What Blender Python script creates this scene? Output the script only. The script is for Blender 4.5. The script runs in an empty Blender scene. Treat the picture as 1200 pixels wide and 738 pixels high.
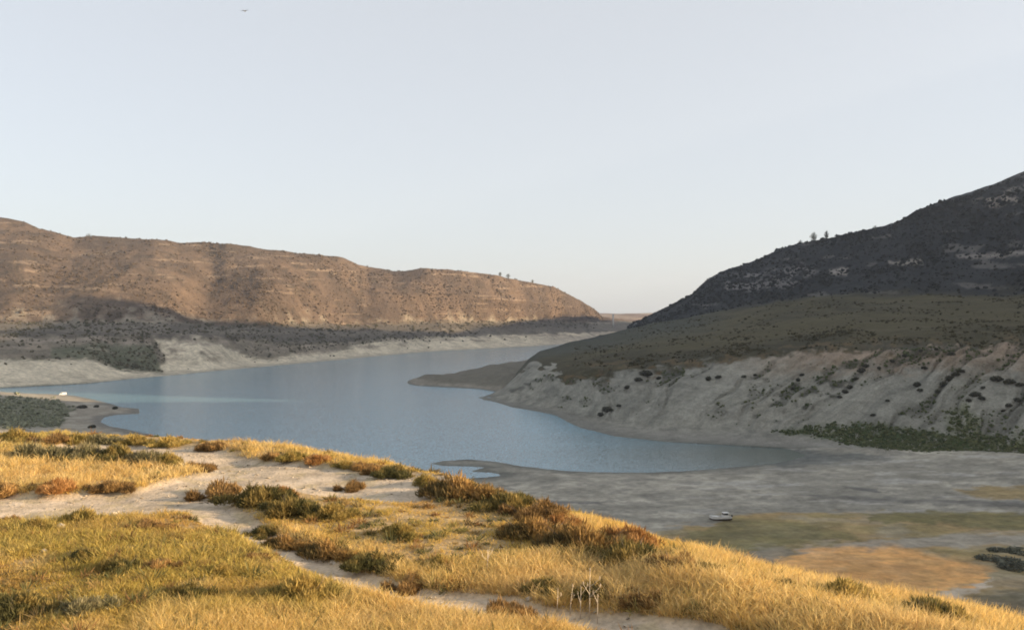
import bpy, math, random
import numpy as np
from mathutils import Vector
from mathutils.bvhtree import BVHTree

R = math.radians
rnd = random.Random(7)
rng = np.random.default_rng(11)
scene = bpy.context.scene
col = scene.collection

# ------------------------------------------------------------------ survey frame
CZ = 58.0            # eye height above the lake
F = 1039.0           # focal length of the survey in its own units
HX, HY = 600.0, 372.0


def pt(px, py, D):
    px, py, D = np.asarray(px, float), np.asarray(py, float), np.asarray(D, float)
    return np.stack([(px - HX) / F * D, D + 0 * px, CZ + (HY - py) / F * D], -1)


def depth_at(py, z):
    return (CZ - z) * F / (py - HY)


def flat(pts, z=0.0):
    """plan positions of sight lines on a level of height z"""
    return np.array([[(px - HX) / F * depth_at(py, z), depth_at(py, z)] for px, py in pts])


# ------------------------------------------------------------------ numpy noise
def _hash(ix, iy, seed):
    n = (ix.astype(np.int64) * 374761393 + iy.astype(np.int64) * 668265263 + seed * 1442695041) & 0xFFFFFFFF
    n = ((n ^ (n >> 13)) * 1274126177) & 0xFFFFFFFF
    n = n ^ (n >> 16)
    return (n & 0xFFFF) / 65535.0


def vnoise(x, y, seed=0):
    x = np.asarray(x, float); y = np.asarray(y, float)
    x, y = np.broadcast_arrays(x, y)
    ix = np.floor(x); iy = np.floor(y)
    fx = x - ix; fy = y - iy
    u = fx * fx * fx * (fx * (fx * 6 - 15) + 10); v = fy * fy * fy * (fy * (fy * 6 - 15) + 10)
    a = _hash(ix, iy, seed); b = _hash(ix + 1, iy, seed)
    c = _hash(ix, iy + 1, seed); d = _hash(ix + 1, iy + 1, seed)
    return (a + (b - a) * u) * (1 - v) + (c + (d - c) * u) * v


def fbm(x, y, seed=0, octs=4, gain=0.5):
    s = 0; a = 1; t = 0
    x = np.asarray(x, float); y = np.asarray(y, float)
    for o in range(octs):
        ca, sa = math.cos(o * 1.1 + .4), math.sin(o * 1.1 + .4)
        s = s + a * vnoise((x * ca - y * sa) * 2 ** o + 17.3 * o, (x * sa + y * ca) * 2 ** o - 9.1 * o, seed + o * 31)
        t += a; a *= gain
    return s / t * 2 - 1          # about -1..1


def ridged(x, y, seed=0, octs=3):
    s = 0; a = 1; t = 0
    for o in range(octs):
        s = s + a * (1 - np.abs(2 * vnoise(x * 2 ** o + 5 * o, y * 2 ** o, seed + o * 13) - 1)); t += a; a *= .5
    return s / t


def smooth(x, a, b):
    t = np.clip((x - a) / (b - a), 0, 1)
    return t * t * (3 - 2 * t)


def mix(a, b, t):
    t = np.asarray(t)[..., None]
    return np.asarray(a) * (1 - t) + np.asarray(b) * t


def signed(poly, x, y):
    """distance to a closed plan polygon, positive inside"""
    poly = np.asarray(poly, float)
    x = np.asarray(x, float); y = np.asarray(y, float)
    d = np.full(x.shape, 1e18); inside = np.zeros(x.shape, bool)
    n = len(poly)
    for i in range(n):
        ax, ay = poly[i]; bx, by = poly[(i + 1) % n]
        ex, ey = bx - ax, by - ay
        t = np.clip(((x - ax) * ex + (y - ay) * ey) / (ex * ex + ey * ey + 1e-12), 0, 1)
        d = np.minimum(d, (x - ax - t * ex) ** 2 + (y - ay - t * ey) ** 2)
        c = ((ay > y) != (by > y))
        xi = ax + (y - ay) * ex / (ey if abs(ey) > 1e-12 else 1e-12)
        inside ^= c & (x < xi)
    d = np.sqrt(d)
    return np.where(inside, d, -d)


def polyline_dist(pl, x, y):
    pl = np.asarray(pl, float); d = np.full(np.shape(x), 1e18)
    for i in range(len(pl) - 1):
        ax, ay = pl[i]; bx, by = pl[i + 1]; ex, ey = bx - ax, by - ay
        t = np.clip(((x - ax) * ex + (y - ay) * ey) / (ex * ex + ey * ey), 0, 1)
        d = np.minimum(d, (x - ax - t * ex) ** 2 + (y - ay - t * ey) ** 2)
    return np.sqrt(d)


def spline(pts, n=12):
    pts = [np.array(p, float) for p in pts]
    out = []
    P = [2 * pts[0] - pts[1]] + pts + [2 * pts[-1] - pts[-2]]
    for i in range(1, len(P) - 2):
        a, b, c, d = P[i - 1], P[i], P[i + 1], P[i + 2]
        for k in range(n):
            t = k / n
            out.append(.5 * (2 * b + (c - a) * t + (2 * a - 5 * b + 4 * c - d) * t * t + (3 * b - a - 3 * c + d) * t ** 3))
    out.append(pts[-1])
    return np.array(out)


# ------------------------------------------------------------------ mesh builders
def mesh_from(name, V, Q=None, T=None, mat=None, colr=None, smooth_shade=True):
    V = np.ascontiguousarray(V, np.float32).reshape(-1, 3)
    me = bpy.data.meshes.new(name)
    faces = []
    nq = 0 if Q is None else len(Q); nt = 0 if T is None else len(T)
    loops = np.concatenate([np.asarray(a, np.int32).ravel() for a in (Q, T) if a is not None and len(a)])
    starts = np.concatenate([np.arange(nq) * 4, nq * 4 + np.arange(nt) * 3]).astype(np.int32)
    me.vertices.add(len(V)); me.vertices.foreach_set("co", V.ravel())
    me.loops.add(len(loops)); me.loops.foreach_set("vertex_index", loops)
    me.polygons.add(nq + nt); me.polygons.foreach_set("loop_start", starts)
    me.polygons.foreach_set("use_smooth", np.full(nq + nt, smooth_shade))
    if colr is not None:
        at = me.attributes.new("tint", "FLOAT_COLOR", "POINT")
        c = np.ones((len(V), 4), np.float32); c[:, :3] = np.clip(np.asarray(colr).reshape(-1, 3), 0, 1)
        at.data.foreach_set("color", c.ravel())
    me.update(calc_edges=True); me.validate()
    if mat: me.materials.append(mat)
    return me


def link(name, me, parent=None, kind=None, label=None, cat=None, group=None, loc=None):
    o = bpy.data.objects.new(name, me); col.objects.link(o)
    if parent: o.parent = parent
    if loc is not None: o.location = loc
    tag(o, label, cat, group, kind)
    return o


def tag(o, label=None, cat=None, group=None, kind=None):
    if label: o['label'] = label
    if cat: o['category'] = cat
    if group: o['group'] = group
    if kind: o['kind'] = kind
    return o


def empty(name, loc, rz=0, label=None, cat=None, group=None, scale=1):
    o = bpy.data.objects.new(name, None); col.objects.link(o)
    o.location = loc; o.rotation_euler = (0, 0, rz)
    o.scale = (scale,) * 3 if not hasattr(scale, '__len__') else scale
    o.empty_display_size = .2
    return tag(o, label, cat, group)


def copy_tree(o, parent=None):
    c = o.copy(); col.objects.link(c)
    if parent: c.parent = parent
    for ch in o.children: copy_tree(ch, c)
    return c


TERRAIN = []          # (vertices, faces) kept for finding the ground under a thing


def grid_faces(nr, nc):
    i = np.arange(nr - 1)[:, None] * nc + np.arange(nc - 1)[None, :]
    return np.stack([i, i + 1, i + nc + 1, i + nc], -1).reshape(-1, 4)


def add_terrain(name, P, C, mat, keep=None, kind='structure'):
    """P: rows x columns x 3 (rows run away from the eye)"""
    nr, nc = P.shape[:2]
    Q = grid_faces(nr, nc)
    V = P.reshape(-1, 3); C = C.reshape(-1, 3)
    if keep is not None:
        k = keep.reshape(-1)
        Q = Q[k[Q].any(1)]
        used = np.unique(Q); remap = np.full(len(V), -1); remap[used] = np.arange(len(used))
        V = V[used]; C = C[used]; Q = remap[Q]
    TERRAIN.append((V.copy(), Q.copy()))
    return link(name, mesh_from(name, V, Q, mat=mat, colr=C), kind=kind)


# ------------------------------------------------------------------ materials
def new_mat(name):
    m = bpy.data.materials.new(name); m.use_nodes = True
    nt = m.node_tree; nt.nodes.clear()
    out = nt.nodes.new('ShaderNodeOutputMaterial'); b = nt.nodes.new('ShaderNodeBsdfPrincipled')
    nt.links.new(b.outputs[0], out.inputs[0])
    return m, nt, b


def N(nt, t, **kw):
    n = nt.nodes.new(t)
    for k, v in kw.items():
        if hasattr(n, k): setattr(n, k, v)
        else: n.inputs[k.replace('_', ' ')].default_value = v
    return n


def mat_terrain(name, s1, s2, bump=.4, dist=1.0, var=.45, rough=.95):
    """ground colour from the surveyed tint, broken up by two sizes of noise, with bump"""
    m, nt, b = new_mat(name); L = nt.links.new
    tc = N(nt, 'ShaderNodeNewGeometry')
    at = N(nt, 'ShaderNodeAttribute', attribute_name='tint')
    n1 = N(nt, 'ShaderNodeTexNoise', Scale=s1, Detail=6., Roughness=.65); n2 = N(nt, 'ShaderNodeTexNoise', Scale=s2, Detail=4., Roughness=.7)
    L(tc.outputs['Position'], n1.inputs['Vector']); L(tc.outputs['Position'], n2.inputs['Vector'])
    ad = N(nt, 'ShaderNodeMath', operation='ADD'); L(n1.outputs[0], ad.inputs[0]); L(n2.outputs[0], ad.inputs[1])
    mr = N(nt, 'ShaderNodeMapRange'); mr.inputs['From Min'].default_value = .7; mr.inputs['From Max'].default_value = 1.3
    mr.inputs['To Min'].default_value = 1 - var; mr.inputs['To Max'].default_value = 1 + var
    L(ad.outputs[0], mr.inputs['Value'])
    vm = N(nt, 'ShaderNodeVectorMath', operation='SCALE'); L(at.outputs['Color'], vm.inputs[0]); L(mr.outputs[0], vm.inputs['Scale'])
    L(vm.outputs[0], b.inputs['Base Color'])
    b.inputs['Roughness'].default_value = rough; b.inputs['Specular IOR Level'].default_value = .15
    bp = N(nt, 'ShaderNodeBump'); bp.inputs['Strength'].default_value = bump; bp.inputs['Distance'].default_value = dist
    L(ad.outputs[0], bp.inputs['Height']); L(bp.outputs[0], b.inputs['Normal'])
    return m


def mat_leaf(name, rough=.7, trans=.35, spec=.2):
    """leaves and blades: tint per blade plus a per-object shift, part of the light goes through"""
    m, nt, b = new_mat(name); L = nt.links.new
    at = N(nt, 'ShaderNodeAttribute', attribute_name='tint')
    oi = N(nt, 'ShaderNodeObjectInfo')
    mr = N(nt, 'ShaderNodeMapRange'); mr.inputs['To Min'].default_value = .82; mr.inputs['To Max'].default_value = 1.2
    L(oi.outputs['Random'], mr.inputs['Value'])
    vm = N(nt, 'ShaderNodeVectorMath', operation='SCALE'); L(at.outputs['Color'], vm.inputs[0]); L(mr.outputs[0], vm.inputs['Scale'])
    L(vm.outputs[0], b.inputs['Base Color'])
    b.inputs['Roughness'].default_value = rough; b.inputs['Specular IOR Level'].default_value = spec
    tr = N(nt, 'ShaderNodeBsdfTranslucent'); L(vm.outputs[0], tr.inputs['Color'])
    mx = N(nt, 'ShaderNodeMixShader'); mx.inputs[0].default_value = trans
    L(b.outputs[0], mx.inputs[1]); L(tr.outputs[0], mx.inputs[2])
    L(mx.outputs[0], nt.nodes['Material Output'].inputs[0])
    return m


def mat_plain(name, c, rough=.5, metal=0., noise=.15, scale=8., spec=.5):
    m, nt, b = new_mat(name); L = nt.links.new
    tc = N(nt, 'ShaderNodeTexCoord'); n1 = N(nt, 'ShaderNodeTexNoise', Scale=scale, Detail=5.)
    L(tc.outputs['Object'], n1.inputs['Vector'])
    mr = N(nt, 'ShaderNodeMapRange'); mr.inputs['From Min'].default_value = .3; mr.inputs['From Max'].default_value = .7
    mr.inputs['To Min'].default_value = 1 - noise; mr.inputs['To Max'].default_value = 1 + noise
    L(n1.outputs[0], mr.inputs['Value'])
    vm = N(nt, 'ShaderNodeVectorMath', operation='SCALE'); vm.inputs[0].default_value = c; L(mr.outputs[0], vm.inputs['Scale'])
    L(vm.outputs[0], b.inputs['Base Color'])
    b.inputs['Roughness'].default_value = rough; b.inputs['Metallic'].default_value = metal; b.inputs['Specular IOR Level'].default_value = spec
    return m


def mat_water():
    m, nt, b = new_mat('lake_water'); L = nt.links.new
    g = N(nt, 'ShaderNodeNewGeometry')
    mp = N(nt, 'ShaderNodeMapping'); mp.inputs['Scale'].default_value = (.55, 1., 1.); mp.inputs['Rotation'].default_value = (0, 0, .35)
    L(g.outputs['Position'], mp.inputs['Vector'])
    n1 = N(nt, 'ShaderNodeTexNoise', Scale=3.2, Detail=2., Roughness=.6); L(mp.outputs[0], n1.inputs['Vector'])
    n2 = N(nt, 'ShaderNodeTexNoise', Scale=.012, Detail=3., Roughness=.6)      # wind streaks: rougher and calmer water
    mp2 = N(nt, 'ShaderNodeMapping'); mp2.inputs['Scale'].default_value = (.35, 1.6, 1.)
    L(g.outputs['Position'], mp2.inputs['Vector']); L(mp2.outputs[0], n2.inputs['Vector'])
    mr = N(nt, 'ShaderNodeMapRange'); mr.inputs['From Min'].default_value = .35; mr.inputs['From Max'].default_value = .65
    mr.inputs['To Min'].default_value = .89; mr.inputs['To Max'].default_value = .95
    L(n2.outputs[0], mr.inputs['Value'])
    sb = N(nt, 'ShaderNodeVectorMath', operation='SUBTRACT'); L(n1.outputs['Color'], sb.inputs[0]); sb.inputs[1].default_value = (.5, .5, .5)
    sc_ = N(nt, 'ShaderNodeVectorMath', operation='SCALE'); L(sb.outputs[0], sc_.inputs[0]); L(mr.outputs[0], sc_.inputs['Scale'])
    fl = N(nt, 'ShaderNodeVectorMath', operation='MULTIPLY'); L(sc_.outputs[0], fl.inputs[0]); fl.inputs[1].default_value = (1, 1, 0)
    ad = N(nt, 'ShaderNodeVectorMath', operation='ADD'); L(fl.outputs[0], ad.inputs[0]); ad.inputs[1].default_value = (0, 0, 1)
    nm = N(nt, 'ShaderNodeVectorMath', operation='NORMALIZE'); L(ad.outputs[0], nm.inputs[0]); L(nm.outputs[0], b.inputs['Normal'])
    # turbid green brown shallows at the near right end
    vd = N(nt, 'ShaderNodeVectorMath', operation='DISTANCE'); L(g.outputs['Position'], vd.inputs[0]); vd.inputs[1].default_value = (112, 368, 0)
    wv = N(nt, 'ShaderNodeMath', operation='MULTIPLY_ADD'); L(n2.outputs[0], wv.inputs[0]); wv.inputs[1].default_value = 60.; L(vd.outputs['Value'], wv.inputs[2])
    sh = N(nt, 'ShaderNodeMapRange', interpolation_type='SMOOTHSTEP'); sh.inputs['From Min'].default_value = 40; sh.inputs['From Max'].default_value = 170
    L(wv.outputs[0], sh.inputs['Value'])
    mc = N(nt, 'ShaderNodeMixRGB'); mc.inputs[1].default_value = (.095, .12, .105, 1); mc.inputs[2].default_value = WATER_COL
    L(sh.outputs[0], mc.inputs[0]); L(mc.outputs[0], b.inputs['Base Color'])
    b.inputs['Roughness'].default_value = .12; b.inputs['IOR'].default_value = 1.33
    return m


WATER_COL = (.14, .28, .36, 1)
M_HILL = mat_terrain('dry_hillside', .05, .28, .9, 2.6)
M_BANK = mat_terrain('eroded_bank', .15, .9, .9, 1.1, .3)
M_MUD = mat_terrain('dried_mud', .06, .5, .4, .25, .3, .9)
M_SOIL = mat_terrain('knoll_soil', 1.3, 9., .7, .06, .35)
M_LEAF = mat_leaf('shrub_leaves')
M_GRASS = mat_leaf('dry_grass_blades', .6, .5, .2)
M_SCRUB = mat_leaf('hill_scrub_leaves', .9, .15, .1)
M_BARK = mat_plain('weathered_bark', (.13, .10, .07), .9, 0, .3, 6.)
M_STALK = mat_plain('bleached_stalk', (.55, .47, .36), .8, 0, .2, 20.)


# ================================================================== TERRAIN
def loft_param(px, lines, counts, blur=2):
    """lines: list of (table of (px, py, D)); returns rows x columns x 3 and the row parameter"""
    keys = []
    for tab in lines:
        tab = np.array(tab, float)
        py = np.interp(px, tab[:, 0], tab[:, 1]); D = np.interp(px, tab[:, 0], tab[:, 2])
        keys.append(pt(px, py, D))
    keys = np.array(keys)
    rows = []; T = []
    for i, n in enumerate(counts):
        for k in range(n):
            t = k / n
            rows.append(keys[i] * (1 - t) + keys[i + 1] * t); T.append(i + t)
    rows.append(keys[-1]); T.append(len(counts))
    P = np.array(rows); T = np.array(T)
    for _ in range(blur):
        Q = P.copy()
        Q[1:-1] = (P[:-2] + 2 * P[1:-1] + P[2:]) / 4
        P = Q.copy()
        P[:, 1:-1] = (Q[:, :-2] + 2 * Q[:, 1:-1] + Q[:, 2:]) / 4
    return P, T


# ---------------------------------------------------------------- the far left shore and its hills
pxl = np.concatenate([np.linspace(-420, -5, 110), np.arange(0, 720, 1.1), np.linspace(721, 800, 40)])
L0u = [(-420, 470, 700), (0, 458, 700), (100, 453, 735), (200, 443, 860), (300, 432, 1000), (400, 423, 1190), (520, 413, 1480), (620, 408, 1690), (720, 401, 1960), (800, 397, 2200)]
L0 = [(-420, 464, 655), (0, 455, 726), (60, 452, 753), (100, 450, 773), (165, 443, 849), (200, 440, 886), (300, 430.5, 1030), (340, 427, 1096), (400, 421.5, 1217), (450, 416.5, 1354), (520, 411, 1545), (560, 409, 1629), (620, 406, 1772), (700, 401, 2078), (800, 397, 2410)]
L1 = [(-420, 425, 720), (0, 423, 790), (60, 421, 815), (100, 421, 850), (140, 427, 905), (165, 430, 915), (190, 433, 940), (240, 426, 970), (300, 421, 1110), (345, 420, 1170), (400, 415, 1280), (450, 410, 1420), (520, 404, 1620), (560, 401.5, 1700), (620, 399, 1850), (700, 396, 2140), (800, 394, 2460)]
L2 = [(-420, 398, 860), (0, 391, 920), (100, 391, 980), (180, 391, 1010), (240, 393, 1060), (300, 396, 1180), (345, 402, 1230), (400, 399, 1330), (450, 396, 1480), (520, 393, 1680), (620, 391, 1930), (700, 388, 2220), (800, 387, 2520)]
L3 = [(-420, 372, 1060), (0, 377, 1090), (200, 378, 1180), (300, 380, 1330), (400, 379, 1530), (520, 376.5, 1800), (620, 376, 2060), (700, 377, 2330), (740, 377, 2500), (800, 377, 2700)]
L4 = [(-420, 215, 1450), (-200, 235, 1480), (-80, 248, 1490), (0, 254, 1500), (30, 260, 1500), (60, 270, 1500), (85, 277, 1520), (110, 275.5, 1540), (150, 278, 1540), (180, 279, 1540), (210, 283, 1560), (245, 283, 1570), (265, 284, 1560), (290, 289, 1590), (310, 293, 1620), (350, 296, 1680),
      (400, 301, 1750), (430, 312, 1850), (460, 317, 1880), (500, 315, 1880), (540, 317, 1930), (580, 321, 2000), (600, 326, 2050), (630, 331, 2130), (650, 334.5, 2180), (670, 346, 2260), (690, 358, 2340), (700, 365, 2400), (704, 371, 2440), (740, 376, 2620), (800, 376, 2800)]
L5 = [(a, b + (30 if a < 660 else 4), d * 1.25) for a, b, d in L4]
L6 = [(a, 380, d * 1.6) for a, b, d in L4]
L0u = [(a, b + 2, depth_at(b + 2, -3)) for a, b, d in L0]
P, T = loft_param(pxl, [L0u, L0, L1, L2, L3, L4, L5, L6], [3, 22, 24, 18, 90, 14, 8])
PX = np.broadcast_to(pxl, P.shape[:2]); TT = np.broadcast_to(T[:, None], P.shape[:2])
# spurs and gullies of the hill face: the face comes nearer or goes back along each column
gul = np.interp(pxl, [-420, -200, -60, 20, 62, 110, 170, 225, 243, 268, 312, 345, 385, 412, 450, 492, 510, 545, 590, 640, 700, 800],
                [0, -40, 0, -40, -25, -50, -50, -5, 42, 10, -75, -55, -25, -8, -42, -42, -8, -36, -40, -20, 0, 0])
face = np.clip(1 - np.abs((TT - 4.45) / .6), 0, 1) ** .8 * (TT > 3.4)
gul = sum(np.interp(pxl + dd, pxl, gul) * ww for dd, ww in ((-14, .1), (-9, .18), (-4, .22), (0, .0), (4, .22), (9, .18), (14, .1)))
gul = np.interp(PX + 22 * (4.5 - TT), pxl, gul)
near = face * gul / P[..., 1] * (1 + .25 * fbm(PX / 40, TT * 3, 5))
eye = np.array([0, 0, CZ])
# move in plan towards the eye (heights stay), so gullies cut into the slope
P[..., 0] += P[..., 0] * near; P[..., 1] += P[..., 1] * near
hillw = smooth(TT, 3.6, 4.3)
x, y = P[..., 0], P[..., 1]
crestk = np.clip(1 - np.abs(TT - 5) * 4, 0, 1)
P[..., 2] += hillw * (1 - crestk) * (2.4 * fbm(x / 30, y / 30, 27, 4) + 2.6 * (ridged(x / 42, y / 70, 28, 3) - .6))
P[..., 2] += hillw * (1 - .75 * crestk) * (8 * fbm(x / 170, y / 170, 3, 5) + 5 * (ridged(x / 90, y / 140, 8, 4) - .6))
P[..., 2] += crestk * 3.5 * fbm(x / 45, y / 60, 23, 4) * (PX < 700)
P[..., 2] += smooth(TT, 1.2, 2) * (1 - hillw) * (2.6 * fbm(x / 45, y / 45, 13, 4))
rill = (ridged((PX * y / F) / 16 + .4 * fbm(x / 30, y / 30, 4), TT * .35, 19, 3) - .5)
P[..., 2] -= smooth(TT, 1.05, 1.4) * (1 - smooth(TT, 2.6, 3.2)) * 3. * rill
x, y, z = P[..., 0], P[..., 1], P[..., 2]
# colours
n1 = fbm(x / 60, y / 60, 41, 5); n2 = fbm(x / 14, y / 20, 42, 4); n3 = fbm(PX / 9, TT * 40, 43, 3)
pale = mix([.64, .56, .42], [.54, .475, .36], smooth(n1, -.5, .5))
green = mix([.115, .105, .068], [.17, .14, .098], smooth(n2 + .4 * n1, -.4, .5))
hillc = mix([.088, .065, .048], [.132, .094, .066], smooth(n1, -.5, .5))
hillc = mix(hillc, [.074, .058, .042], smooth(n2 + .5 * n3, .05, .6) * .75)
strata = smooth(fbm(PX / 50, z / 5.5, 77, 3) + .25 * n2, .42, .6) * (TT > 4.0)
hillc = mix(hillc, [.27, .205, .15], strata * .6)
C = pale.copy()
# bare or grown, traced in survey units over the shelf below the hill
grown = np.zeros(x.shape)
pyv = HY - (z - CZ) * F / y
w = 3.0 * n3
def blob(pts, s=2.5):
    return smooth(signed(pts, PX, pyv + w), -s, s)
grown = np.maximum(grown, blob([(-430, 424), (0, 422), (60, 422), (100, 419), (140, 434), (192, 437), (183, 430), (195, 423), (178, 392), (0, 386), (-430, 386)]))
grown = np.maximum(grown, blob([(245, 384), (300, 386), (420, 388), (500, 386), (620, 384), (690, 384), (690, 377), (200, 377), (200, 390)]) * .85)
grown = np.maximum(grown, blob([(262, 404), (285, 416), (318, 422), (345, 414), (400, 411), (420, 403), (470, 399), (400, 392), (300, 391), (238, 393), (232, 398)]) * .9)
grown = np.maximum(grown, blob([(430, 397), (520, 396), (560, 393), (470, 391), (420, 393)]) * .7)
grown = np.maximum(grown, smooth(n2 + .3 * n1, .1, .55) * smooth(TT, 1.9, 2.4))
C = mix(C, green, grown)
C = mix(C, [.36, .30, .23], smooth(fbm(PX / 22, pyv / 2.2, 55, 3), .12, .4) * smooth(TT, 1.8, 2.3) * .75)     # bare terrace edges
wet = (1 - smooth(z, .3, 2.5))
C = mix(C, [.36, .32, .25], wet * .7)
C = mix(C, hillc, smooth(TT + .25 * n2, 3.75, 4.1))
C = mix(C, [.085, .075, .064], smooth(TT + .2 * n2, 2.75, 3.0) * (1 - smooth(TT + .25 * n2, 3.75, 4.1)) * .85)  # belt of shade along the hill foot, put into the ground colour
C = mix(C, mix([.17, .145, .115], [.235, .20, .155], smooth(n2, -.3, .4)), smooth(TT + .12 * n2, 1.95, 2.2) * (1 - smooth(TT + .12 * n2, 2.72, 2.92)) * .6 * smooth(grown, .25, .75))
C = mix(C, mix([.075, .090, .050], [.105, .115, .07], smooth(n3, -.3, .3)), blob([(112, 402), (178, 402), (186, 424), (190, 436), (142, 433), (110, 420), (60, 420), (60, 408)], 3) * .8)
edge = np.exp(-((TT - 2.72 - .10 * fbm(PX / 30, PX * 0, 58, 3)) / .10) ** 2) * smooth(fbm(PX / 13, TT * 6, 56, 3) + .3 * fbm(PX / 90, TT, 59, 2), -.12, .25)
edge = np.maximum(edge, .8 * np.exp(-((TT - 2.38 - .12 * fbm(PX / 45, PX * 0, 60, 3)) / .07) ** 2) * smooth(fbm(PX / 22, TT * 6, 57, 3), .02, .35))
C = mix(C, [.30, .255, .205], edge * .9)            # pale broken terrace edges
C = mix(C, [.33, .28, .23], smooth(PX, 600, 690) * smooth(TT, 1, 1.5) * (1 - smooth(TT, 2.1, 2.8)) * .6)
add_terrain('hills', P, C, M_HILL)
LEFT = (P, T, pxl, TT, PX)

# ---------------------------------------------------------------- skyline hills beyond the lake's end
pxf = np.linspace(560, 1000, 220)
F0 = [(560, 384, 2500), (1000, 384, 2500)]
F1 = [(560, 372, 2900), (1000, 372, 2900)]
F2 = [(560, 368, 3500), (690, 366.5, 3500), (712, 366.3, 3500), (730, 367.5, 3500), (770, 366, 3500), (1000, 360, 3500)]
F3 = [(560, 374, 4300), (1000, 374, 4300)]
P, T = loft_param(pxf, [F0, F1, F2, F3], [14, 20, 8], 1)
x, y = P[..., 0], P[..., 1]
P[..., 2] += 5 * fbm(x / 90, y / 200, 61, 4)
C = mix([.20, .15, .12], [.30, .24, .19], smooth(fbm(x / 60, y / 160, 62, 4), -.3, .4))
add_terrain('hills', P, C, M_HILL)

# ---------------------------------------------------------------- the right bank, its shelf and its dark hill
pxr = np.concatenate([np.arange(556, 1210, 1.0), np.linspace(1212, 1900, 220)])
R0u = [(556, 472, 600), (600, 482, 540), (650, 491, 500), (680, 506, 440), (720, 516, 410), (780, 523, 392), (850, 526, 382), (900, 530, 365), (950, 535, 350), (1000, 540, 340), (1100, 552, 322), (1200, 562, 310), (1450, 610, 250), (1900, 700, 170)]
R0 = [(556, 467.5, 631), (575, 470, 615), (600, 477.5, 571), (630, 482.5, 545), (650, 486.5, 526), (665, 495, 490), (680, 502, 464), (720, 512, 430), (780, 518.5, 411), (850, 522, 402), (900, 525, 390), (950, 527, 380), (1000, 532, 368), (1100, 544, 344), (1200, 555, 325), (1450, 600, 262), (1900, 690, 184)]
R1 = [(556, 466.5, 640), (575, 467, 632), (600, 472, 595), (650, 479, 552), (680, 488, 508), (720, 495, 474), (780, 499, 452), (850, 502, 434), (900, 504, 422), (950, 507, 412), (1000, 512, 398), (1100, 525, 370), (1200, 537, 350), (1450, 580, 285), (1900, 670, 200)]
R2 = [(556, 466, 650), (575, 464, 650), (590, 461, 645), (610, 455, 640), (630, 444, 620), (660, 438, 575), (690, 435, 545), (740, 432, 522), (800, 429, 505), (850, 425, 490), (900, 420, 475), (960, 414, 456), (1000, 411, 446), (1060, 406.5, 430), (1100, 405, 418), (1150, 405, 408), (1200, 407, 398), (1450, 400, 340), (1900, 395, 260)]
R2b = [(556, 465.5, 660), (575, 462, 665), (590, 455, 680), (605, 441, 690), (620, 428, 690), (640, 423, 680), (690, 417, 650), (740, 411.5, 620), (800, 406, 600), (850, 400, 585), (900, 395, 565), (1000, 385, 540), (1100, 380, 515), (1200, 378, 490), (1450, 360, 420), (1900, 340, 340)]
R3 = [(556, 465, 700), (575, 461, 710), (590, 454, 740), (605, 437, 780), (620, 420, 800), (632, 412, 815), (650, 409, 835), (680, 404, 860), (700, 400.5, 880), (720, 396.5, 900), (740, 389, 930), (765, 380, 940), (800, 374, 940), (850, 366, 930), (900, 358, 900), (950, 348.5, 860), (1000, 346, 815), (1100, 345, 760), (1200, 344, 715), (1450, 300, 600), (1900, 215, 470)]
R4 = [(556, 466, 760), (590, 456, 830), (605, 441, 870), (620, 424, 900), (640, 413, 960), (700, 403, 1080), (720, 398, 1180), (732, 391, 1240), (742, 380, 1280), (760, 372.5, 1270), (775, 366, 1260), (790, 358, 1240), (810, 347, 1215), (828, 330, 1190), (842, 322, 1170), (852, 317.5, 1150), (880, 306, 1130), (905, 294, 1105), (930, 285, 1080), (950, 281.5, 1060), (1000, 274, 1030), (1030, 268, 1015), (1050, 264, 1000), (1075, 247, 985), (1100, 238, 970), (1130, 232, 955),
      (1165, 219, 940), (1200, 206, 925), (1300, 165, 880), (1450, 120, 820), (1600, 60, 760), (1900, 20, 640)]
R5 = [(a, b + (2 if a > 742 else 30), d * 1.28) for a, b, d in R4]
R6 = [(a, b + (60 if a > 742 else 60), d * 1.7) for a, b, d in R4]
R0 = [(a, b, depth_at(b, 0) if a < 1010 else d) for a, b, d in R0]
R0u = [(a, b + 2, depth_at(b + 2, -3 if a < 1010 else -1.)) for a, b, d in R0]
P, T = loft_param(pxr, [R0u, R0, R1, R2, R2b, R3, R4, R5, R6], [3, 16, 60, 30, 30, 90, 10, 8], 2)
PX = np.broadcast_to(pxr, P.shape[:2]); TT = np.broadcast_to(T[:, None], P.shape[:2])
x, y = P[..., 0], P[..., 1]
hillw = smooth(TT, 4.6, 5.2); crestk = np.clip(1 - np.abs(TT - 6) * 4, 0, 1)
leftedge = smooth(PX, 600, 680)
P[..., 2] += hillw * leftedge * (1 - .8 * crestk) * (9 * fbm(x / 120, y / 120, 103, 5) + 9 * (ridged(x / 80, y / 80, 108, 4) - .6))
P[..., 2] += crestk * 4. * fbm(x / 38, y / 60, 123, 4) * leftedge
P[..., 2] += smooth(TT, 2.9, 3.3) * (1 - hillw) * (leftedge * .5 + .6 * smooth(PX, 740, 860)) * 2.4 * fbm(x / 40, y / 40, 113, 4)
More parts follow.
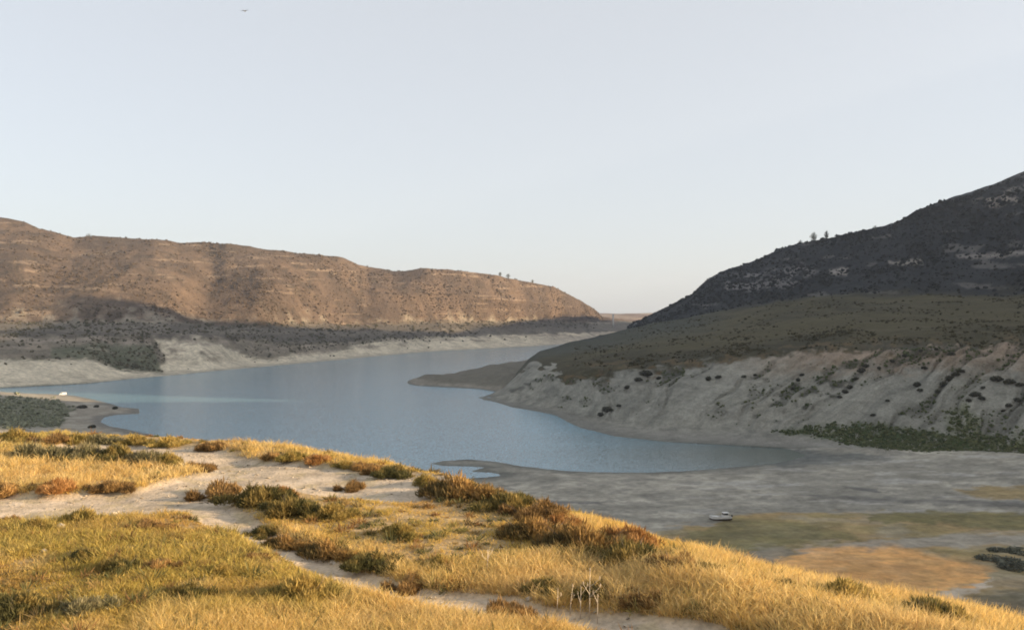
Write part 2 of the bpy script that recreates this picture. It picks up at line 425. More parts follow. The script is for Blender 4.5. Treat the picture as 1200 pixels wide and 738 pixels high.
# erosion gullies that run slantwise down the bare bank
slope_k = smooth(TT, 1.9, 2.3) * (1 - smooth(TT, 3.0, 3.5))
gc = (PX + 26 * fbm(PX / 70, TT * 2, 129, 3) - 125 * (np.clip(TT, 2, 3) - 2) * smooth(PX, 640, 1000)) / 30
g1 = ridged(gc + .5 * fbm(x / 35, y / 35, 9, 3), TT * .5 + 3, 130, 3)
cut = smooth(g1, .55, .9)
P[..., 2] -= slope_k * (2.6 * cut - .8) * smooth(PX, 600, 720)
P[..., 1] += slope_k * (2.0 * cut) * smooth(PX, 600, 720)
P[..., 2] += slope_k * 1.5 * fbm(x / 12, y / 12, 131, 5)
P[..., 2] -= slope_k * 1.3 * (ridged(gc * 3.3, TT * 1.2, 133, 3) - .5) * smooth(PX, 600, 720)
x, y, z = P[..., 0], P[..., 1], P[..., 2]
pyv = HY - (z - CZ) * F / y
n1 = fbm(x / 60, y / 60, 141, 5); n2 = fbm(x / 14, y / 14, 142, 4); n3 = fbm(PX / 11, pyv / 4, 143, 3)
bank = mix([.24, .235, .20], [.295, .285, .24], smooth(n1, -.5, .5))
bank = mix(bank, [.22, .21, .18], smooth(n2, .1, .6) * .6)
streak = fbm(gc * 2.6, TT * 1.6, 160, 4) + .5 * fbm(gc * 9, TT * 5, 161, 3)
bank = mix(bank, [.155, .155, .135], smooth(streak, .02, .5) * .6)
bank = mix(bank, [.335, .325, .28], smooth(-streak, .18, .6) * .5)
bank = bank * (1 + .13 * fbm(z / .9 + .25 * n2, x / 60, 162, 3) + .16 * fbm(x / 2.6, z / 1.3 + y / 3, 163, 3))[..., None]
tan = mix([.33, .24, .17], [.25, .18, .12], smooth(n3, -.3, .4))
tank = smooth(TT + .15 * n3, 2.6, 2.95) * smooth(PX, 820, 980)
bank = mix(bank, tan, tank * .7)
shelf = mix([.044, .041, .022], [.078, .068, .034], smooth(n1 + .4 * n2, -.5, .5))
shelf = mix(shelf, [.15, .10, .05], smooth(n3 + n2 * .4, .1, .5) * (1 - smooth(TT, 3.2, 3.7)) * .6)
shelf = mix(shelf, [.090, .078, .044], smooth(fbm(PX / 60, pyv / 2.5, 146, 3), .1, .5) * .6)
C = mix(bank, shelf, smooth(TT + .18 * n3 + .12 * n2 + .25 * (1 - smooth(PX, 680, 800)) - 1.5 * (1 - smooth(PX + 25 * n3, 612, 668)), 2.95, 3.12))
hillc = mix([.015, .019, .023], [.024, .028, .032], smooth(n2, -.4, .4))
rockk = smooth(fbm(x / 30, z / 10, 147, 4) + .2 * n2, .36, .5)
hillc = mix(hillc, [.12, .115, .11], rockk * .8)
def blobr(pts, s=3):
    return smooth(signed(pts, PX, pyv + 3 * n3), -s, s)
cl = blobr([(850, 322), (905, 315), (940, 309), (960, 318), (930, 334), (880, 342), (850, 340)]) * smooth(fbm(PX / 14, pyv / 5, 149, 3), -.35, .25)
hillc = mix(hillc, [.15, .145, .145], cl)
hillc = mix(hillc, [.25, .23, .21], blobr([(972, 315), (994, 314), (992, 322), (974, 322)], 2))
hillc = mix(hillc, [.27, .25, .22], blobr([(1040, 306), (1080, 305), (1082, 310), (1042, 310)], 1.5))
hillc = mix(hillc, [.24, .22, .2], blobr([(1120, 298), (1200, 294), (1205, 300), (1124, 303)], 2) * .8)
hillc = mix(hillc, [.27, .24, .21], blobr([(1140, 236), (1200, 216), (1210, 236), (1160, 242)], 4) * smooth(fbm(PX / 9, pyv / 4, 150, 3), -.1, .3))
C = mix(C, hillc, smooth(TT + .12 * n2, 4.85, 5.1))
C = mix(C, [.055, .062, .05], (1 - smooth(PX, 800, 870)) * smooth(TT, 4.1, 4.6) * (1 - smooth(TT, 5.0, 5.2)) * .7)
# green growth at the foot of the bank
gk = smooth(signed([(905, 507), (960, 498), (1010, 497), (1090, 505), (1200, 515), (1500, 560), (1500, 640), (1230, 552), (1180, 548), (1080, 535), (1000, 522), (940, 510)], PX, pyv + 4 * n3), -4, 4)
gk = np.maximum(gk, .8 * blobr([(1040, 500), (1110, 462), (1150, 445), (1165, 450), (1140, 480), (1200, 510), (1200, 530), (1100, 520)], 10) * smooth(n2, -.2, .4))
C = mix(C, mix([.055, .082, .03], [.12, .13, .055], smooth(n2 + n3 * .5, -.3, .5)), gk * smooth(fbm(PX / 7, pyv / 3, 151, 3), -.5, .05))
vegcut = cut * slope_k * smooth(fbm(PX / 16, pyv / 9, 152, 3) + .3 * smooth(PX, 900, 1150), .0, .35)
C = mix(C, [.06, .06, .05], vegcut * .8)
C = mix(C, [.25, .24, .215], (1 - smooth(TT, 1.2, 2.0)) * (1 - gk) * .7)
C = mix(C, [.17, .17, .15], (1 - smooth(z, .2, 1.6)) * .7)
RIGHT_VEG = (P.copy(), np.clip(np.maximum(gk * .8, vegcut * .45), 0, 1), TT.copy(), PX.copy())
add_terrain('bank', P, C, M_BANK)

# ---------------------------------------------------------------- unseen hill added on the right outside the picture to shade the valley
gx, gy = np.meshgrid(np.linspace(330, 1500, 110), np.linspace(-150, 900, 100))
gz = 300 * np.exp(-((gx - 800) / 230) ** 2 / 2) * np.maximum(np.exp(-((gy - 120) / 88) ** 2 / 2), 1.1 * np.exp(-((gy - 350) / 150) ** 2 / 2)) + 10 * fbm(gx / 120, gy / 120, 201, 4) - 8
C = mix([.08, .075, .05], [.16, .12, .075], smooth(fbm(gx / 60, gy / 60, 202, 4), -.4, .4))
add_terrain('hills', np.stack([gx, gy, gz], -1), C, M_HILL)
# unseen range added behind the dark hill, shaped to shade the far hills' foot
gx, gy = np.meshgrid(np.linspace(600, 1700, 60), np.linspace(250, 2900, 170))
gz = np.interp(gy, [250, 380, 510, 700, 800, 850, 905, 965, 1220, 1530, 1790, 2150, 2900], [0, 280, 450, 474, 492, 494, 530, 470, 410, 355, 345, 306, 120])
gz = gz * np.exp(-((gx - 1150) / 210) ** 2 / 2) + 14 * fbm(gx / 90, gy / 90, 205, 5) - 8
C = mix([.08, .075, .05], [.16, .12, .075], smooth(fbm(gx / 60, gy / 60, 206, 4), -.4, .4))
add_terrain('hills', np.stack([gx, gy, gz], -1), C, M_HILL)


# ---------------------------------------------------------------- low ground: mud flat, headland, scrub spit
def polar(px0, px1, npx, d0, d1, nd):
    px = np.linspace(px0, px1, npx); d = 1 / np.linspace(1 / d0, 1 / d1, nd)
    D, PXg = np.meshgrid(d, px, indexing='ij')
    return (PXg - HX) / F * D, D, PXg


mud_px = [(505, 542.5), (520, 539.5), (548, 538), (580, 540.5), (615, 546.5), (660, 551), (700, 553), (760, 553), (800, 551.5), (850, 548), (905, 543), (952, 534), (930, 526), (900, 523), (900, 505), (1600, 560), (2600, 900), (2600, 1400),
          (-600, 1400), (-600, 760), (300, 640), (520, 562), (560, 559.5), (590, 557), (575, 553.5), (552, 552.5), (560, 549), (575, 547.5), (545, 546), (520, 546)]
MUD = flat(mud_px)
x, y, PXg = polar(380, 1600, 900, 95, 520, 420)
wob = 3.0 * fbm(x / 14, y / 22, 301, 4) + 7 * smooth(PXg, 800, 900) * fbm(x / 26, y / 7, 310, 4)
sd = signed(MUD, x, y) + wob * smooth(np.abs(signed(MUD, x, y)), 0, 14)
z = np.where(sd > 0, 2.0 * (1 - np.exp(-np.maximum(sd, 0) / 55)), sd * .05)
z += smooth(sd, 3, 30) * (.35 * fbm(x / 25, y / 9, 302, 4)) + .05 * fbm(x / 5, y / 2, 303, 3)
z += 4.0 * smooth(x, 110, 260) + smooth(sd, 4, 40) * .5
pyv = HY - (z - CZ) * F / y
n1 = fbm(PXg / 90, pyv / 9, 304, 5); n2 = fbm(PXg / 22, pyv / 3.2, 305, 4); n3 = fbm(x / 3, y / 3, 306, 4)
mud = mix([.235, .222, .185], [.36, .335, .275], smooth(n1 + .4 * n2, -.35, .4))
mud = mix(mud, [.15, .145, .13], smooth(n2 + .4 * n1, .18, .42) * .5)
mud = mix(mud, [.115, .12, .105], (1 - smooth(sd, .5, 9)) * .8)
mud = mix(mud, [.36, .345, .31], smooth(fbm(PXg / 60, pyv / 2.4, 307, 3), .25, .45) * smooth(PXg, 740, 860) * .7)
straw = mix([.31, .22, .10], [.25, .195, .085], smooth(n1, -.3, .4))
olive = mix([.14, .13, .055], [.19, .165, .075], smooth(n2, -.3, .4))
rust = mix([.72, .38, .135], [.62, .34, .13], smooth(n2 + n3 * .4, -.3, .4))
def mk(pts, s, ww=5):
    return smooth(signed(pts, PXg + 14 * n2 + 8 * n3, pyv + ww * n2 + 1.6 * n3), -s * .6, s * .6)
C = mud
gr = mk([(690, 642), (780, 620), (835, 612), (870, 602), (1000, 600), (1300, 603), (1700, 640), (1700, 900), (600, 900), (700, 660)], 4)
C = mix(C, straw, gr * (.62 + .33 * smooth(fbm(x / 7, y / 5, 312, 4), -.4, .2)))
C = mix(C, olive, mk([(860, 606), (930, 612), (990, 622), (1010, 630), (930, 640), (880, 648), (820, 640), (790, 628)], 5) * .75)
C = mix(C, olive, mk([(1010, 602), (1060, 599), (1300, 603), (1300, 625), (1180, 622), (1100, 612), (1020, 612)], 3) * .85)
C = mix(C, [.29, .27, .23], mk([(930, 642), (1010, 634), (1120, 624), (1250, 626), (1250, 638), (1100, 640), (1000, 645), (930, 652)], 4) * .8)
C = mix(C, rust, mk([(905, 655), (960, 642), (1050, 640), (1120, 655), (1165, 668), (1150, 685), (1080, 695), (990, 690), (930, 678)], 9, 8) * (.68 + .27 * smooth(fbm(x / 5, y / 4, 311, 4), -.35, .25)))
C = mix(C, [.43, .37, .30], mk([(1000, 690), (1090, 697), (1150, 684), (1166, 676), (1160, 688), (1110, 702), (1050, 706), (1000, 700)], 2.5, 3) * .8)
C = mix(C, [.22, .20, .165], mk([(880, 640), (925, 640), (900, 668), (915, 690), (860, 672)], 5) * .7)
C = mix(C, [.27, .20, .09], mk([(1120, 573), (1160, 569), (1400, 570), (1400, 584), (1200, 586), (1140, 582)], 3) * .9)
C = mix(C, [.075, .075, .075], mk([(920, 578), (1000, 581), (1080, 584), (1400, 590), (1400, 597), (1150, 592), (1060, 589), (980, 585)], 2, 4) * .55)
C = mix(C, [.10, .10, .10], mk([(980, 568), (1010, 571), (1030, 573), (1010, 575)], 1.5, 3) * .7)
C = mix(C, [.12, .12, .12], mk([(640, 586), (700, 587), (705, 590), (650, 590)], 1.5, 2) * .7)
C = mix(C, mix([.17, .15, .11], [.11, .10, .07], smooth(n2, -.2, .3)), mk([(1120, 700), (1200, 690), (1500, 700), (1500, 800), (1100, 800)], 8) * .8)
C = mix(C, [.105, .115, .11], smooth(signed(flat([(860, 545), (905, 546), (1000, 545), (1040, 541), (1000, 534), (950, 530), (925, 528)]), x + 6 * n2, y + 14 * n2), -9, 9) * .75)
C = C * (1 + .30 * n3[..., None] + .20 * fbm(x / 9, y / 3.5, 309, 5)[..., None])
C = np.clip(C, .02, .9)
MUDP = (x, y, z, gr)
add_terrain('mud_flat', np.stack([x, y, z], -1), C, M_MUD, keep=(sd > -26) & (signed(flat([(380, 745), (2000, 745), (2000, 2000), (-700, 2000), (-700, 640), (380, 600)]), x, y) < 60))

# headland in mid lake
HEAD = flat([(477, 447), (484, 443.5), (520, 441), (545, 437), (575, 432), (600, 428), (640, 425), (680, 440), (640, 470), (600, 462), (560, 455.5), (520, 453.5), (490, 452), (479, 450)])
x, y, PXg = polar(465, 690, 300, 560, 1150, 120)
sd0 = signed(HEAD, x, y); sd = sd0 + 5 * fbm(x / 22, y / 30, 401, 3) * smooth(sd0, 2, 14)
z = np.where(sd > 0, np.minimum(sd * .28, 4.2 + 5.0 * smooth(PXg, 525, 600)) * 1., sd * .15)
z += smooth(sd, 4, 20) * 2.6 * fbm(x / 22, y / 22, 402, 5)
n2 = fbm(x / 9, y / 14, 403, 4)
C = mix(mix([.23, .21, .17], [.30, .27, .22], smooth(n2, -.3, .4)), [.13, .122, .095], smooth(z + 2.4 * n2, 1.8, 3.6) * .8)
C = mix(C, [.15, .15, .135], (1 - smooth(z, .2, 1.0)) * .8)
add_terrain('headland', np.stack([x, y, z], -1), C, M_BANK, keep=sd > -18)

# scrub covered spit near the left edge
SPIT = flat([(-500, 462), (0, 460.5), (60, 461.5), (88, 463.5), (110, 468), (130, 473), (142, 477), (163, 478.6), (164, 484.6), (136, 486), (122, 489), (118, 494), (128, 499), (150, 503), (190, 512), (100, 560), (-500, 560)])
x, y, PXg = polar(-320, 215, 420, 300, 690, 170)
sd0 = signed(SPIT, x, y); sd = sd0 + 3.5 * fbm(x / 12, y / 18, 411, 3) * smooth(sd0, 1, 10)
z = np.where(sd > 0, np.minimum(sd * .07, 1.6), sd * .12) + 5.0 * smooth(110 - PXg, 0, 120) * smooth(sd, 6, 60)
z += smooth(sd, 3, 14) * .5 * fbm(x / 12, y / 12, 412, 4)
pyv = HY - (z - CZ) * F / y
n2 = fbm(x / 8, y / 10, 413, 4)
SPITG = smooth(signed([(-500, 466), (30, 466), (60, 469), (84, 476), (80, 489), (70, 500), (-500, 510)], PXg + 8 * n2, pyv + 4 * n2), -4, 4)
C = mix(mix([.29, .26, .21], [.37, .34, .28], smooth(n2, -.3, .4)), [.13, .14, .09], SPITG * .8)
C = mix(C, [.16, .155, .14], (1 - smooth(z, .15, .7)) * .8)
add_terrain('spit', np.stack([x, y, z], -1), C, M_BANK, keep=sd > -14)
SPITP = (x, y, z, SPITG)

# ---------------------------------------------------------------- the knoll in front
GZ = 53.0
def kn(px, py):
    d = (CZ - GZ) * F / (py - HY)
    return ((px - HX) / F * d, d)
rim_px = [(-900, 500), (-300, 505), (0, 509), (120, 513), (250, 521), (350, 534), (430, 549), (490, 563), (560, 583), (640, 606), (700, 625), (780, 651), (850, 674), (930, 695), (1000, 709), (1080, 726), (1140, 741), (1240, 775), (1500, 900)]
RIM = np.array([kn(*p) for p in rim_px] + [(16, -6), (16, -40), (-70, -40), (-120, 20)])
TRACKS = [
    (spline([kn(-160, 597), kn(0, 595), kn(90, 593), kn(170, 588), kn(228, 579), kn(272, 564), kn(340, 557), kn(420, 566), kn(470, 573)]), 1.95),
    (spline([kn(110, 521), kn(170, 526), kn(230, 534), kn(290, 545), kn(350, 554), kn(420, 566)]), 1.35),
    (spline([kn(170, 590), kn(228, 592), kn(270, 607), kn(310, 627), kn(360, 648), kn(410, 664), kn(480, 682), kn(560, 697), kn(640, 710), kn(720, 724), kn(800, 744), kn(880, 775), kn(980, 830)]), .62),
]


def track_mask(x, y):
    m = np.zeros(np.shape(x))
    wv = .35 * fbm(x / 1.7, y / 1.7, 501, 3)
    for pl, hw in TRACKS:
        m = np.maximum(m, smooth(hw + wv - polyline_dist(pl, x, y), -.22, .3))
    m = np.maximum(m, smooth(signed(np.array([kn(150, 575), kn(238, 566), kn(300, 556), kn(300, 572), kn(236, 578), kn(262, 604), kn(180, 603), kn(130, 597)]), x, y) + wv, -.3, .4))
    return m


def ground_z(x, y, tm=None):
    x = np.asarray(x, float); y = np.asarray(y, float)
    sd = -signed(RIM, x, y)                       # outwards
    out = np.maximum(sd, 0)
    z = GZ - .62 * (np.sqrt(out ** 2 + 9) - 3)
    z = np.maximum(z, GZ - .62 * 200)
    t = np.clip(1 - y / 12.6, 0, 1)
    z = z + 3.3 * (t * t * (3 - 2 * t) * .35 + t * .65) * (1 - smooth(sd, -3, 4)) * smooth(y, -60, -20)
    inn = 1 - smooth(sd, 0, 6)
    z += (.26 * fbm(x / 7.5, y / 7.5, 511, 4) + .06 * fbm(x / 1.6, y / 1.6, 512, 3)) * (1 + 3 * smooth(sd, 4, 40))
    z += .28 * np.exp(-((sd + 1.5) / 1.3) ** 2) * smooth(x, 1.6, 4.2) * inn   # low bank along the rim on the right
    if tm is None: tm = track_mask(x, y)
    z -= .13 * tm
    return z


ang = np.concatenate([np.linspace(-180, -36, 150), np.arange(-35.9, 36, .1), np.linspace(36.2, 180, 150)])
rad = np.concatenate([np.linspace(.3, 9.5, 20), 1 / np.linspace(1 / 10, 1 / 48, 330), np.geomspace(49, 240, 60)])
A, RR = np.meshgrid(np.radians(ang), rad)
x = RR * np.sin(A); y = RR * np.cos(A)
tm = track_mask(x, y)
z = ground_z(x, y, tm)
sdk = -signed(RIM, x, y)
n1 = fbm(x / 6, y / 6, 521, 5); n2 = fbm(x / 1.2, y / 1.2, 522, 4); n3 = fbm(x / .25, y / .25, 523, 3)
soil = mix([.40, .29, .155], [.29, .215, .11], smooth(n1 + .5 * n2, -.4, .4))
trk = mix([.54, .435, .315], [.47, .385, .285], smooth(n1, -.4, .4))
trk = mix(trk, [.60, .50, .385], smooth(n2, .05, .5) * .5)
for pl, hw in TRACKS:                                   # two wheel ruts in each track
    dd = polyline_dist(pl, x, y)
    trk = mix(trk, [.38, .31, .225], np.exp(-((dd - .42 * min(hw, 1.4)) / .16) ** 2) * smooth(fbm(x / .9, y / .9, 531, 3), -.5, .2) * .55)
trk = mix(trk, [.42, .34, .2], smooth(fbm(x / .7, y / .7, 532, 4), .15, .4) * .6)
C = mix(soil, trk, tm)
C = mix(C, mix([.2, .16, .09], [.26, .20, .12], smooth(n2, -.3, .3)), smooth(sdk, 6, 20))
C = C * (1 + .18 * n3[..., None])
add_terrain('ground', np.stack([x, y, z], -1), C, M_SOIL, keep=z > -6)

# ---------------------------------------------------------------- lake bed far below and the water
gx, gy = np.meshgrid(np.linspace(-7000, 7000, 60), np.linspace(-3000, 9000, 60))
C = np.broadcast_to(np.array([.2, .17, .12]), gx.shape + (3,))
add_terrain('ground', np.stack([gx, gy, gx * 0 - 9.], -1), np.array(C), M_MUD)
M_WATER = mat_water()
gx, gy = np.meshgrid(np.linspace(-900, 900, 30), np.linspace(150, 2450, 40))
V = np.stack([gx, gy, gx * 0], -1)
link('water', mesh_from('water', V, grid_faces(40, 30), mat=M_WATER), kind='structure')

# ---------------------------------------------------------------- finding the ground under a sight line
Vall = []; Fall = []; off = 0
for V, Q in TERRAIN:
    Vall.append(V); Fall.append(Q + off); off += len(V)
BVH = BVHTree.FromPolygons(np.concatenate(Vall).tolist(), np.concatenate(Fall).tolist())


def hit(px, py):
    d = Vector(((px - HX) / F, 1, (HY - py) / F)).normalized()
    loc, nor, i, dist = BVH.ray_cast(Vector((0, 0, CZ)), d)
    if loc is None: return None
    return loc


def drop(x, y, top=600):
    loc, nor, i, dist = BVH.ray_cast(Vector((x, y, top)), Vector((0, 0, -1)))
    return loc


# ================================================================== VEGETATION
def ico(sub=1):
    import bmesh
    bm = bmesh.new(); bmesh.ops.create_icosphere(bm, subdivisions=sub, radius=1)
    V = np.array([v.co[:] for v in bm.verts]); T = np.array([[v.index for v in f.verts] for f in bm.faces]); bm.free()
    return V, T


ICOV, ICOT = ico(2)


def scrub_mesh(name, pos, size, tint, flat_k=.75, seed=1):
    """far scrub: each shrub a ragged little crown"""
    r = np.random.default_rng(seed)
    n = len(pos); nv = len(ICOV)
    variants = [ICOV * (1 + .38 * r.normal(size=(nv, 1))).clip(.45, 1.7) for _ in range(12)]
    variants = np.array(variants)
    which = r.integers(0, 12, n); ang = r.uniform(0, 6.28, n)
    B = variants[which]
    ca, sa = np.cos(ang)[:, None], np.sin(ang)[:, None]
    V = np.stack([B[..., 0] * ca - B[..., 1] * sa, B[..., 0] * sa + B[..., 1] * ca, B[..., 2]], -1)
    s = np.asarray(size)[:, None]
    V = V * np.stack([s, s, s * flat_k], -1) + pos[:, None, :]
    V[..., 2] += s * flat_k * .55
    T = (ICOT[None] + (np.arange(n) * nv)[:, None, None]).reshape(-1, 3)
    Cc = np.asarray(tint)[:, None, :] * r.uniform(.7, 1.3, (n, nv, 1))
    return mesh_from(name, V, None, T, mat=M_SCRUB, colr=Cc, smooth_shade=False)


def scatter_rows(P, weight, n, seed):
    """random points on a surveyed surface, by a weight per cell and the cell's size as seen"""
    r = np.random.default_rng(seed)
    w = weight[:-1, :-1].copy()
    w[w < 0] = 0
    a = np.cumsum(w.ravel()); a /= a[-1]
    k = np.searchsorted(a, r.uniform(size=n)); nc = w.shape[1]
    i, j = k // nc, k % nc
    u, v = r.uniform(size=n)[:, None], r.uniform(size=n)[:, None]
    return (P[i, j] * (1 - u) * (1 - v) + P[i + 1, j] * u * (1 - v) + P[i, j + 1] * (1 - u) * v + P[i + 1, j + 1] * u * v), i, j


# hillside scrub on the left hills
P, T, pxl_, TT, PX = LEFT
w = smooth(TT, 3.9, 4.2) * (TT < 5.1) * (PX > -100) * (PX < 706) * (fbm(P[..., 0] / 50, P[..., 1] / 50, 601, 4) + .75).clip(.05, 2) ** 2
pos, i, j = scatter_rows(P, w, 7000, 3)
sz = rng.gamma(4, .22, len(pos)).clip(.4, 2.4)
tint = mix([.078, .060, .041], [.115, .083, .055], rng.uniform(size=len(pos)))
link('scrub', scrub_mesh('scrub', pos, sz, tint, .8, 5), kind='stuff')
# the grown shelves below them
w = smooth(TT, 1.5, 1.9) * (1 - smooth(TT, 3.9, 4.1)) * (PX > -60) * (PX < 720)
py_ = HY - (P[..., 2] - CZ) * F / P[..., 1]
gm = smooth(signed([(-60, 424), (0, 422), (60, 422), (100, 419), (140, 434), (192, 437), (183, 430), (195, 423), (178, 392), (260, 392), (300, 420), (345, 414), (420, 404), (560, 394), (560, 386), (700, 384), (700, 376), (-60, 376)], PX, py_), -2, 3)
w = w * (gm * .9 + .03) * (1 - .5 * smooth(TT, 2.0, 2.2) * (1 - smooth(TT, 2.75, 2.9)) * (1 - smooth(PX, 90, 120) * (1 - smooth(PX, 185, 200)))) * (fbm(P[..., 0] / 22, P[..., 1] / 30, 602, 4) + .6).clip(0, 2)
pos, i, j = scatter_rows(P, w, 2600, 4)
sz = rng.gamma(4, .21, len(pos)).clip(.4, 2.0) * (.6 + pos[:, 1] / 2400)
tint = mix([.070, .070, .042], [.12, .105, .066], rng.uniform(size=len(pos)))
link('scrub', scrub_mesh('scrub', pos, sz, tint, .8, 6), kind='stuff')
# right hill and right shelf
Pr, gkr, TTr, PXr = RIGHT_VEG
w = smooth(TTr, 4.9, 5.1) * (TTr < 6.15) * (PXr > 735) * (PXr < 1260) * (fbm(Pr[..., 0] / 35, Pr[..., 1] / 35, 603, 4) + .8).clip(.05, 2) ** 1.5
w = w * (1 + 2.2 * np.clip(1 - np.abs(TTr - 6) * 8, 0, 1))
pos, i, j = scatter_rows(Pr, w, 10000, 8)
sz = rng.gamma(2.5, .26, len(pos)).clip(.25, 2.6)
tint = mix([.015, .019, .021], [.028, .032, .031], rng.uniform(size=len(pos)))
link('scrub', scrub_mesh('scrub', pos, sz, tint, .85, 9), kind='stuff')
w = smooth(TTr, 3.0, 3.2) * (1 - smooth(TTr, 4.9, 5.0)) * (PXr > 670) * (PXr < 1230) * (fbm(Pr[..., 0] / 18, Pr[..., 1] / 40, 604, 4) + .35).clip(0, 2) ** 1.5
pos, i, j = scatter_rows(Pr, w, 3600, 12)
sz = rng.gamma(3, .13, len(pos)).clip(.12, 1.5)
tint = mix([.036, .036, .019], [.085, .074, .036], rng.uniform(size=len(pos)))
link('scrub', scrub_mesh('scrub', pos, sz, tint, .7, 13), kind='stuff')
# growth at the foot of the right bank and in its gullies
w = gkr ** 1.3 * (TTr < 3.1) * (PXr < 1300) * (PXr > 620)
pos, i, j = scatter_rows(Pr, w, 5200, 14)
sz = rng.gamma(4, .085, len(pos)).clip(.1, .9)
tint = mix([.045, .064, .028], [.105, .115, .052], rng.uniform(size=len(pos)))
link('undergrowth', scrub_mesh('undergrowth', pos, sz, tint, .8, 15), kind='stuff')
# scrub on the spit
sx, sy, szz, sg = SPITP
pos, i, j = scatter_rows(np.stack([sx, sy, szz], -1), sg * (np.asarray(sy) > 330), 3200, 16)
sz = rng.gamma(4, .18, len(pos)).clip(.3, 1.6)
tint = mix([.13, .145, .10], [.23, .235, .16], rng.uniform(size=len(pos)))
link('scrub', scrub_mesh('scrub', pos, sz, tint, .8, 17), kind='stuff')


# loose gravel on the tracks
gxx = rng.uniform(-26, 12, 60000); gyy = rng.uniform(10, 42, 60000)
k = (track_mask(gxx, gyy) > .25) & (rng.uniform(size=60000) < .25)
gxx, gyy = gxx[k], gyy[k]
sz = rng.gamma(2.2, .010, len(gxx)).clip(.008, .07)
pos = np.stack([gxx, gyy, ground_z(gxx, gyy) - sz * .3], -1)
link('gravel', scrub_mesh('gravel', pos, sz, mix([.34, .28, .20], [.60, .52, .41], rng.uniform(size=len(pos))), .6, 23), kind='stuff')

# ------------------------------------------------------------------ foreground grass
def grass_mesh(name, cx, cy, h, tint, nb, spread, width, seed, lean=.9):
    r = np.random.default_rng(seed)
    n = len(cx)
    tot = int(nb.sum())
    k = np.repeat(np.arange(n), nb)
    a = r.uniform(0, 6.28, tot); rr = np.sqrt(r.uniform(size=tot)) * spread[k]
    bx = cx[k] + rr * np.cos(a); by = cy[k] + rr * np.sin(a)
    keepb = track_mask(bx, by) < .45
    k, a, bx, by = k[keepb], a[keepb], bx[keepb], by[keepb]; rr = rr[keepb]; tot = len(k)
    bz = ground_z(bx, by) - .02
    H = h[k] * r.uniform(.55, 1.2, tot)
    H = H * (1 - .55 * (rr / spread[k]) ** 2)
    ln = H * lean * (.4 + r.uniform(size=tot)) * (0.4 + rr / (spread[k] + 1e-6))
    dirx = np.cos(a + r.normal(0, .7, tot)); diry = np.sin(a + r.normal(0, .7, tot))
    wa = r.uniform(0, 6.28, tot); wx, wy = np.cos(wa), np.sin(wa)
    W = width[k] * r.uniform(.6, 1.3, tot)
    base = np.stack([bx, by, bz], -1)
    d = np.stack([dirx, diry, 0 * dirx], -1); wv = np.stack([wx, wy, 0 * wx], -1) * W[:, None]
    up = np.array([0, 0, 1.])
    mid = base + up * (H * .55)[:, None] + d * (ln * .35)[:, None]
    tip = base + up * H[:, None] * (1 - .12 * (ln / H))[:, None] + d * ln[:, None]
    V = np.stack([base - wv * .5, base + wv * .5, mid - wv * .5, mid + wv * .5, tip], 1)
    b = np.arange(tot)[:, None] * 5
    Q = np.concatenate([b, b + 1, b + 3, b + 2], 1); T = np.concatenate([b + 2, b + 3, b + 4], 1)
    Cb = tint[k] * r.uniform(.72, 1.28, (tot, 1)) * np.array([1, 1, 1]) + r.normal(0, .012, (tot, 3))
    Cc = np.repeat(np.clip(Cb, .01, .9)[:, None, :], 5, 1)
    return mesh_from(name, V, Q, T, mat=M_GRASS, colr=Cc)


NT = 24000
px = rng.uniform(-90, 1290, NT * 2); u = rng.uniform(size=NT * 2)
D = 1 / (1 / 9.5 * (1 - u) + 1 / 44 * u)
gx = (px - HX) / F * D; gy = D
sdk = -signed(RIM, gx, gy)
tmk = track_mask(gx, gy)
ok = (sdk < 3.2) & (tmk < .55)
gx, gy, sdk, px, tmk = gx[ok], gy[ok], sdk[ok], px[ok], tmk[ok]
pyk = HY + (CZ - ground_z(gx, gy)) * F / gy
big = fbm(gx / 4.5, gy / 6.5, 701, 4); med = fbm(gx / 1.3, gy / 1.8, 702, 3)
# where the tall straw stands, and where low olive growth does
def zone(pts, s=14):
    return smooth(signed(pts, px, pyk), -s, s)
tall = np.maximum.reduce([
    zone([(-100, 533), (60, 532), (180, 536), (262, 551), (240, 562), (100, 572), (-100, 578)], 6),
    zone([(560, 655), (700, 640), (850, 675), (1000, 712), (1300, 780), (1300, 900), (820, 760), (700, 705), (600, 690)], 8),
    zone([(470, 660), (580, 655), (690, 710), (690, 760), (150, 760), (180, 700), (300, 690)], 14) * .75,
    .8 * smooth(big, .05, .4)])
oliv = np.clip(np.maximum(zone([(-100, 600), (230, 600), (420, 668), (380, 720), (-100, 725)], 16) * smooth(big + .5 * med, -.5, .25), zone([(330, 575), (480, 585), (640, 640), (560, 660), (430, 655), (330, 610)], 12) * .75 * smooth(med, -.4, .3)), 0, 1)
oliv = np.maximum(oliv, zone([(-100, 505), (120, 508), (260, 535), (60, 530), (-100, 530)], 4) * .8)
ht = (.10 + .07 * smooth(big, -.4, .4) + .19 * tall + .06 * med) * (1 - .25 * oliv)
ht = ht * (1 - .35 * smooth(tmk, .02, .4)) * rng.uniform(.7, 1.25, len(gx))
gold = mix([.64, .45, .15], [.72, .57, .28], rng.uniform(size=len(gx)))
tint = mix([.58, .41, .115], gold, tall)
tint = mix(tint, mix([.36, .285, .07], [.53, .41, .115], rng.uniform(size=len(gx))), oliv * .85)
red = smooth(fbm(gx / 2.2, gy / 3, 703, 3), .15, .5) * .45
tint = mix(tint, [.44, .24, .09], red * (1 - tall * .6))
tint = mix(tint, [.66, .50, .24], smooth(fbm(gx / 1.7, gy / 2.2, 704, 3), .3, .55) * .5)
thin = rng.uniform(size=len(gx)) < (.35 + .65 * smooth(big + .7 * med + tall + .5 * oliv, -.55, .1))
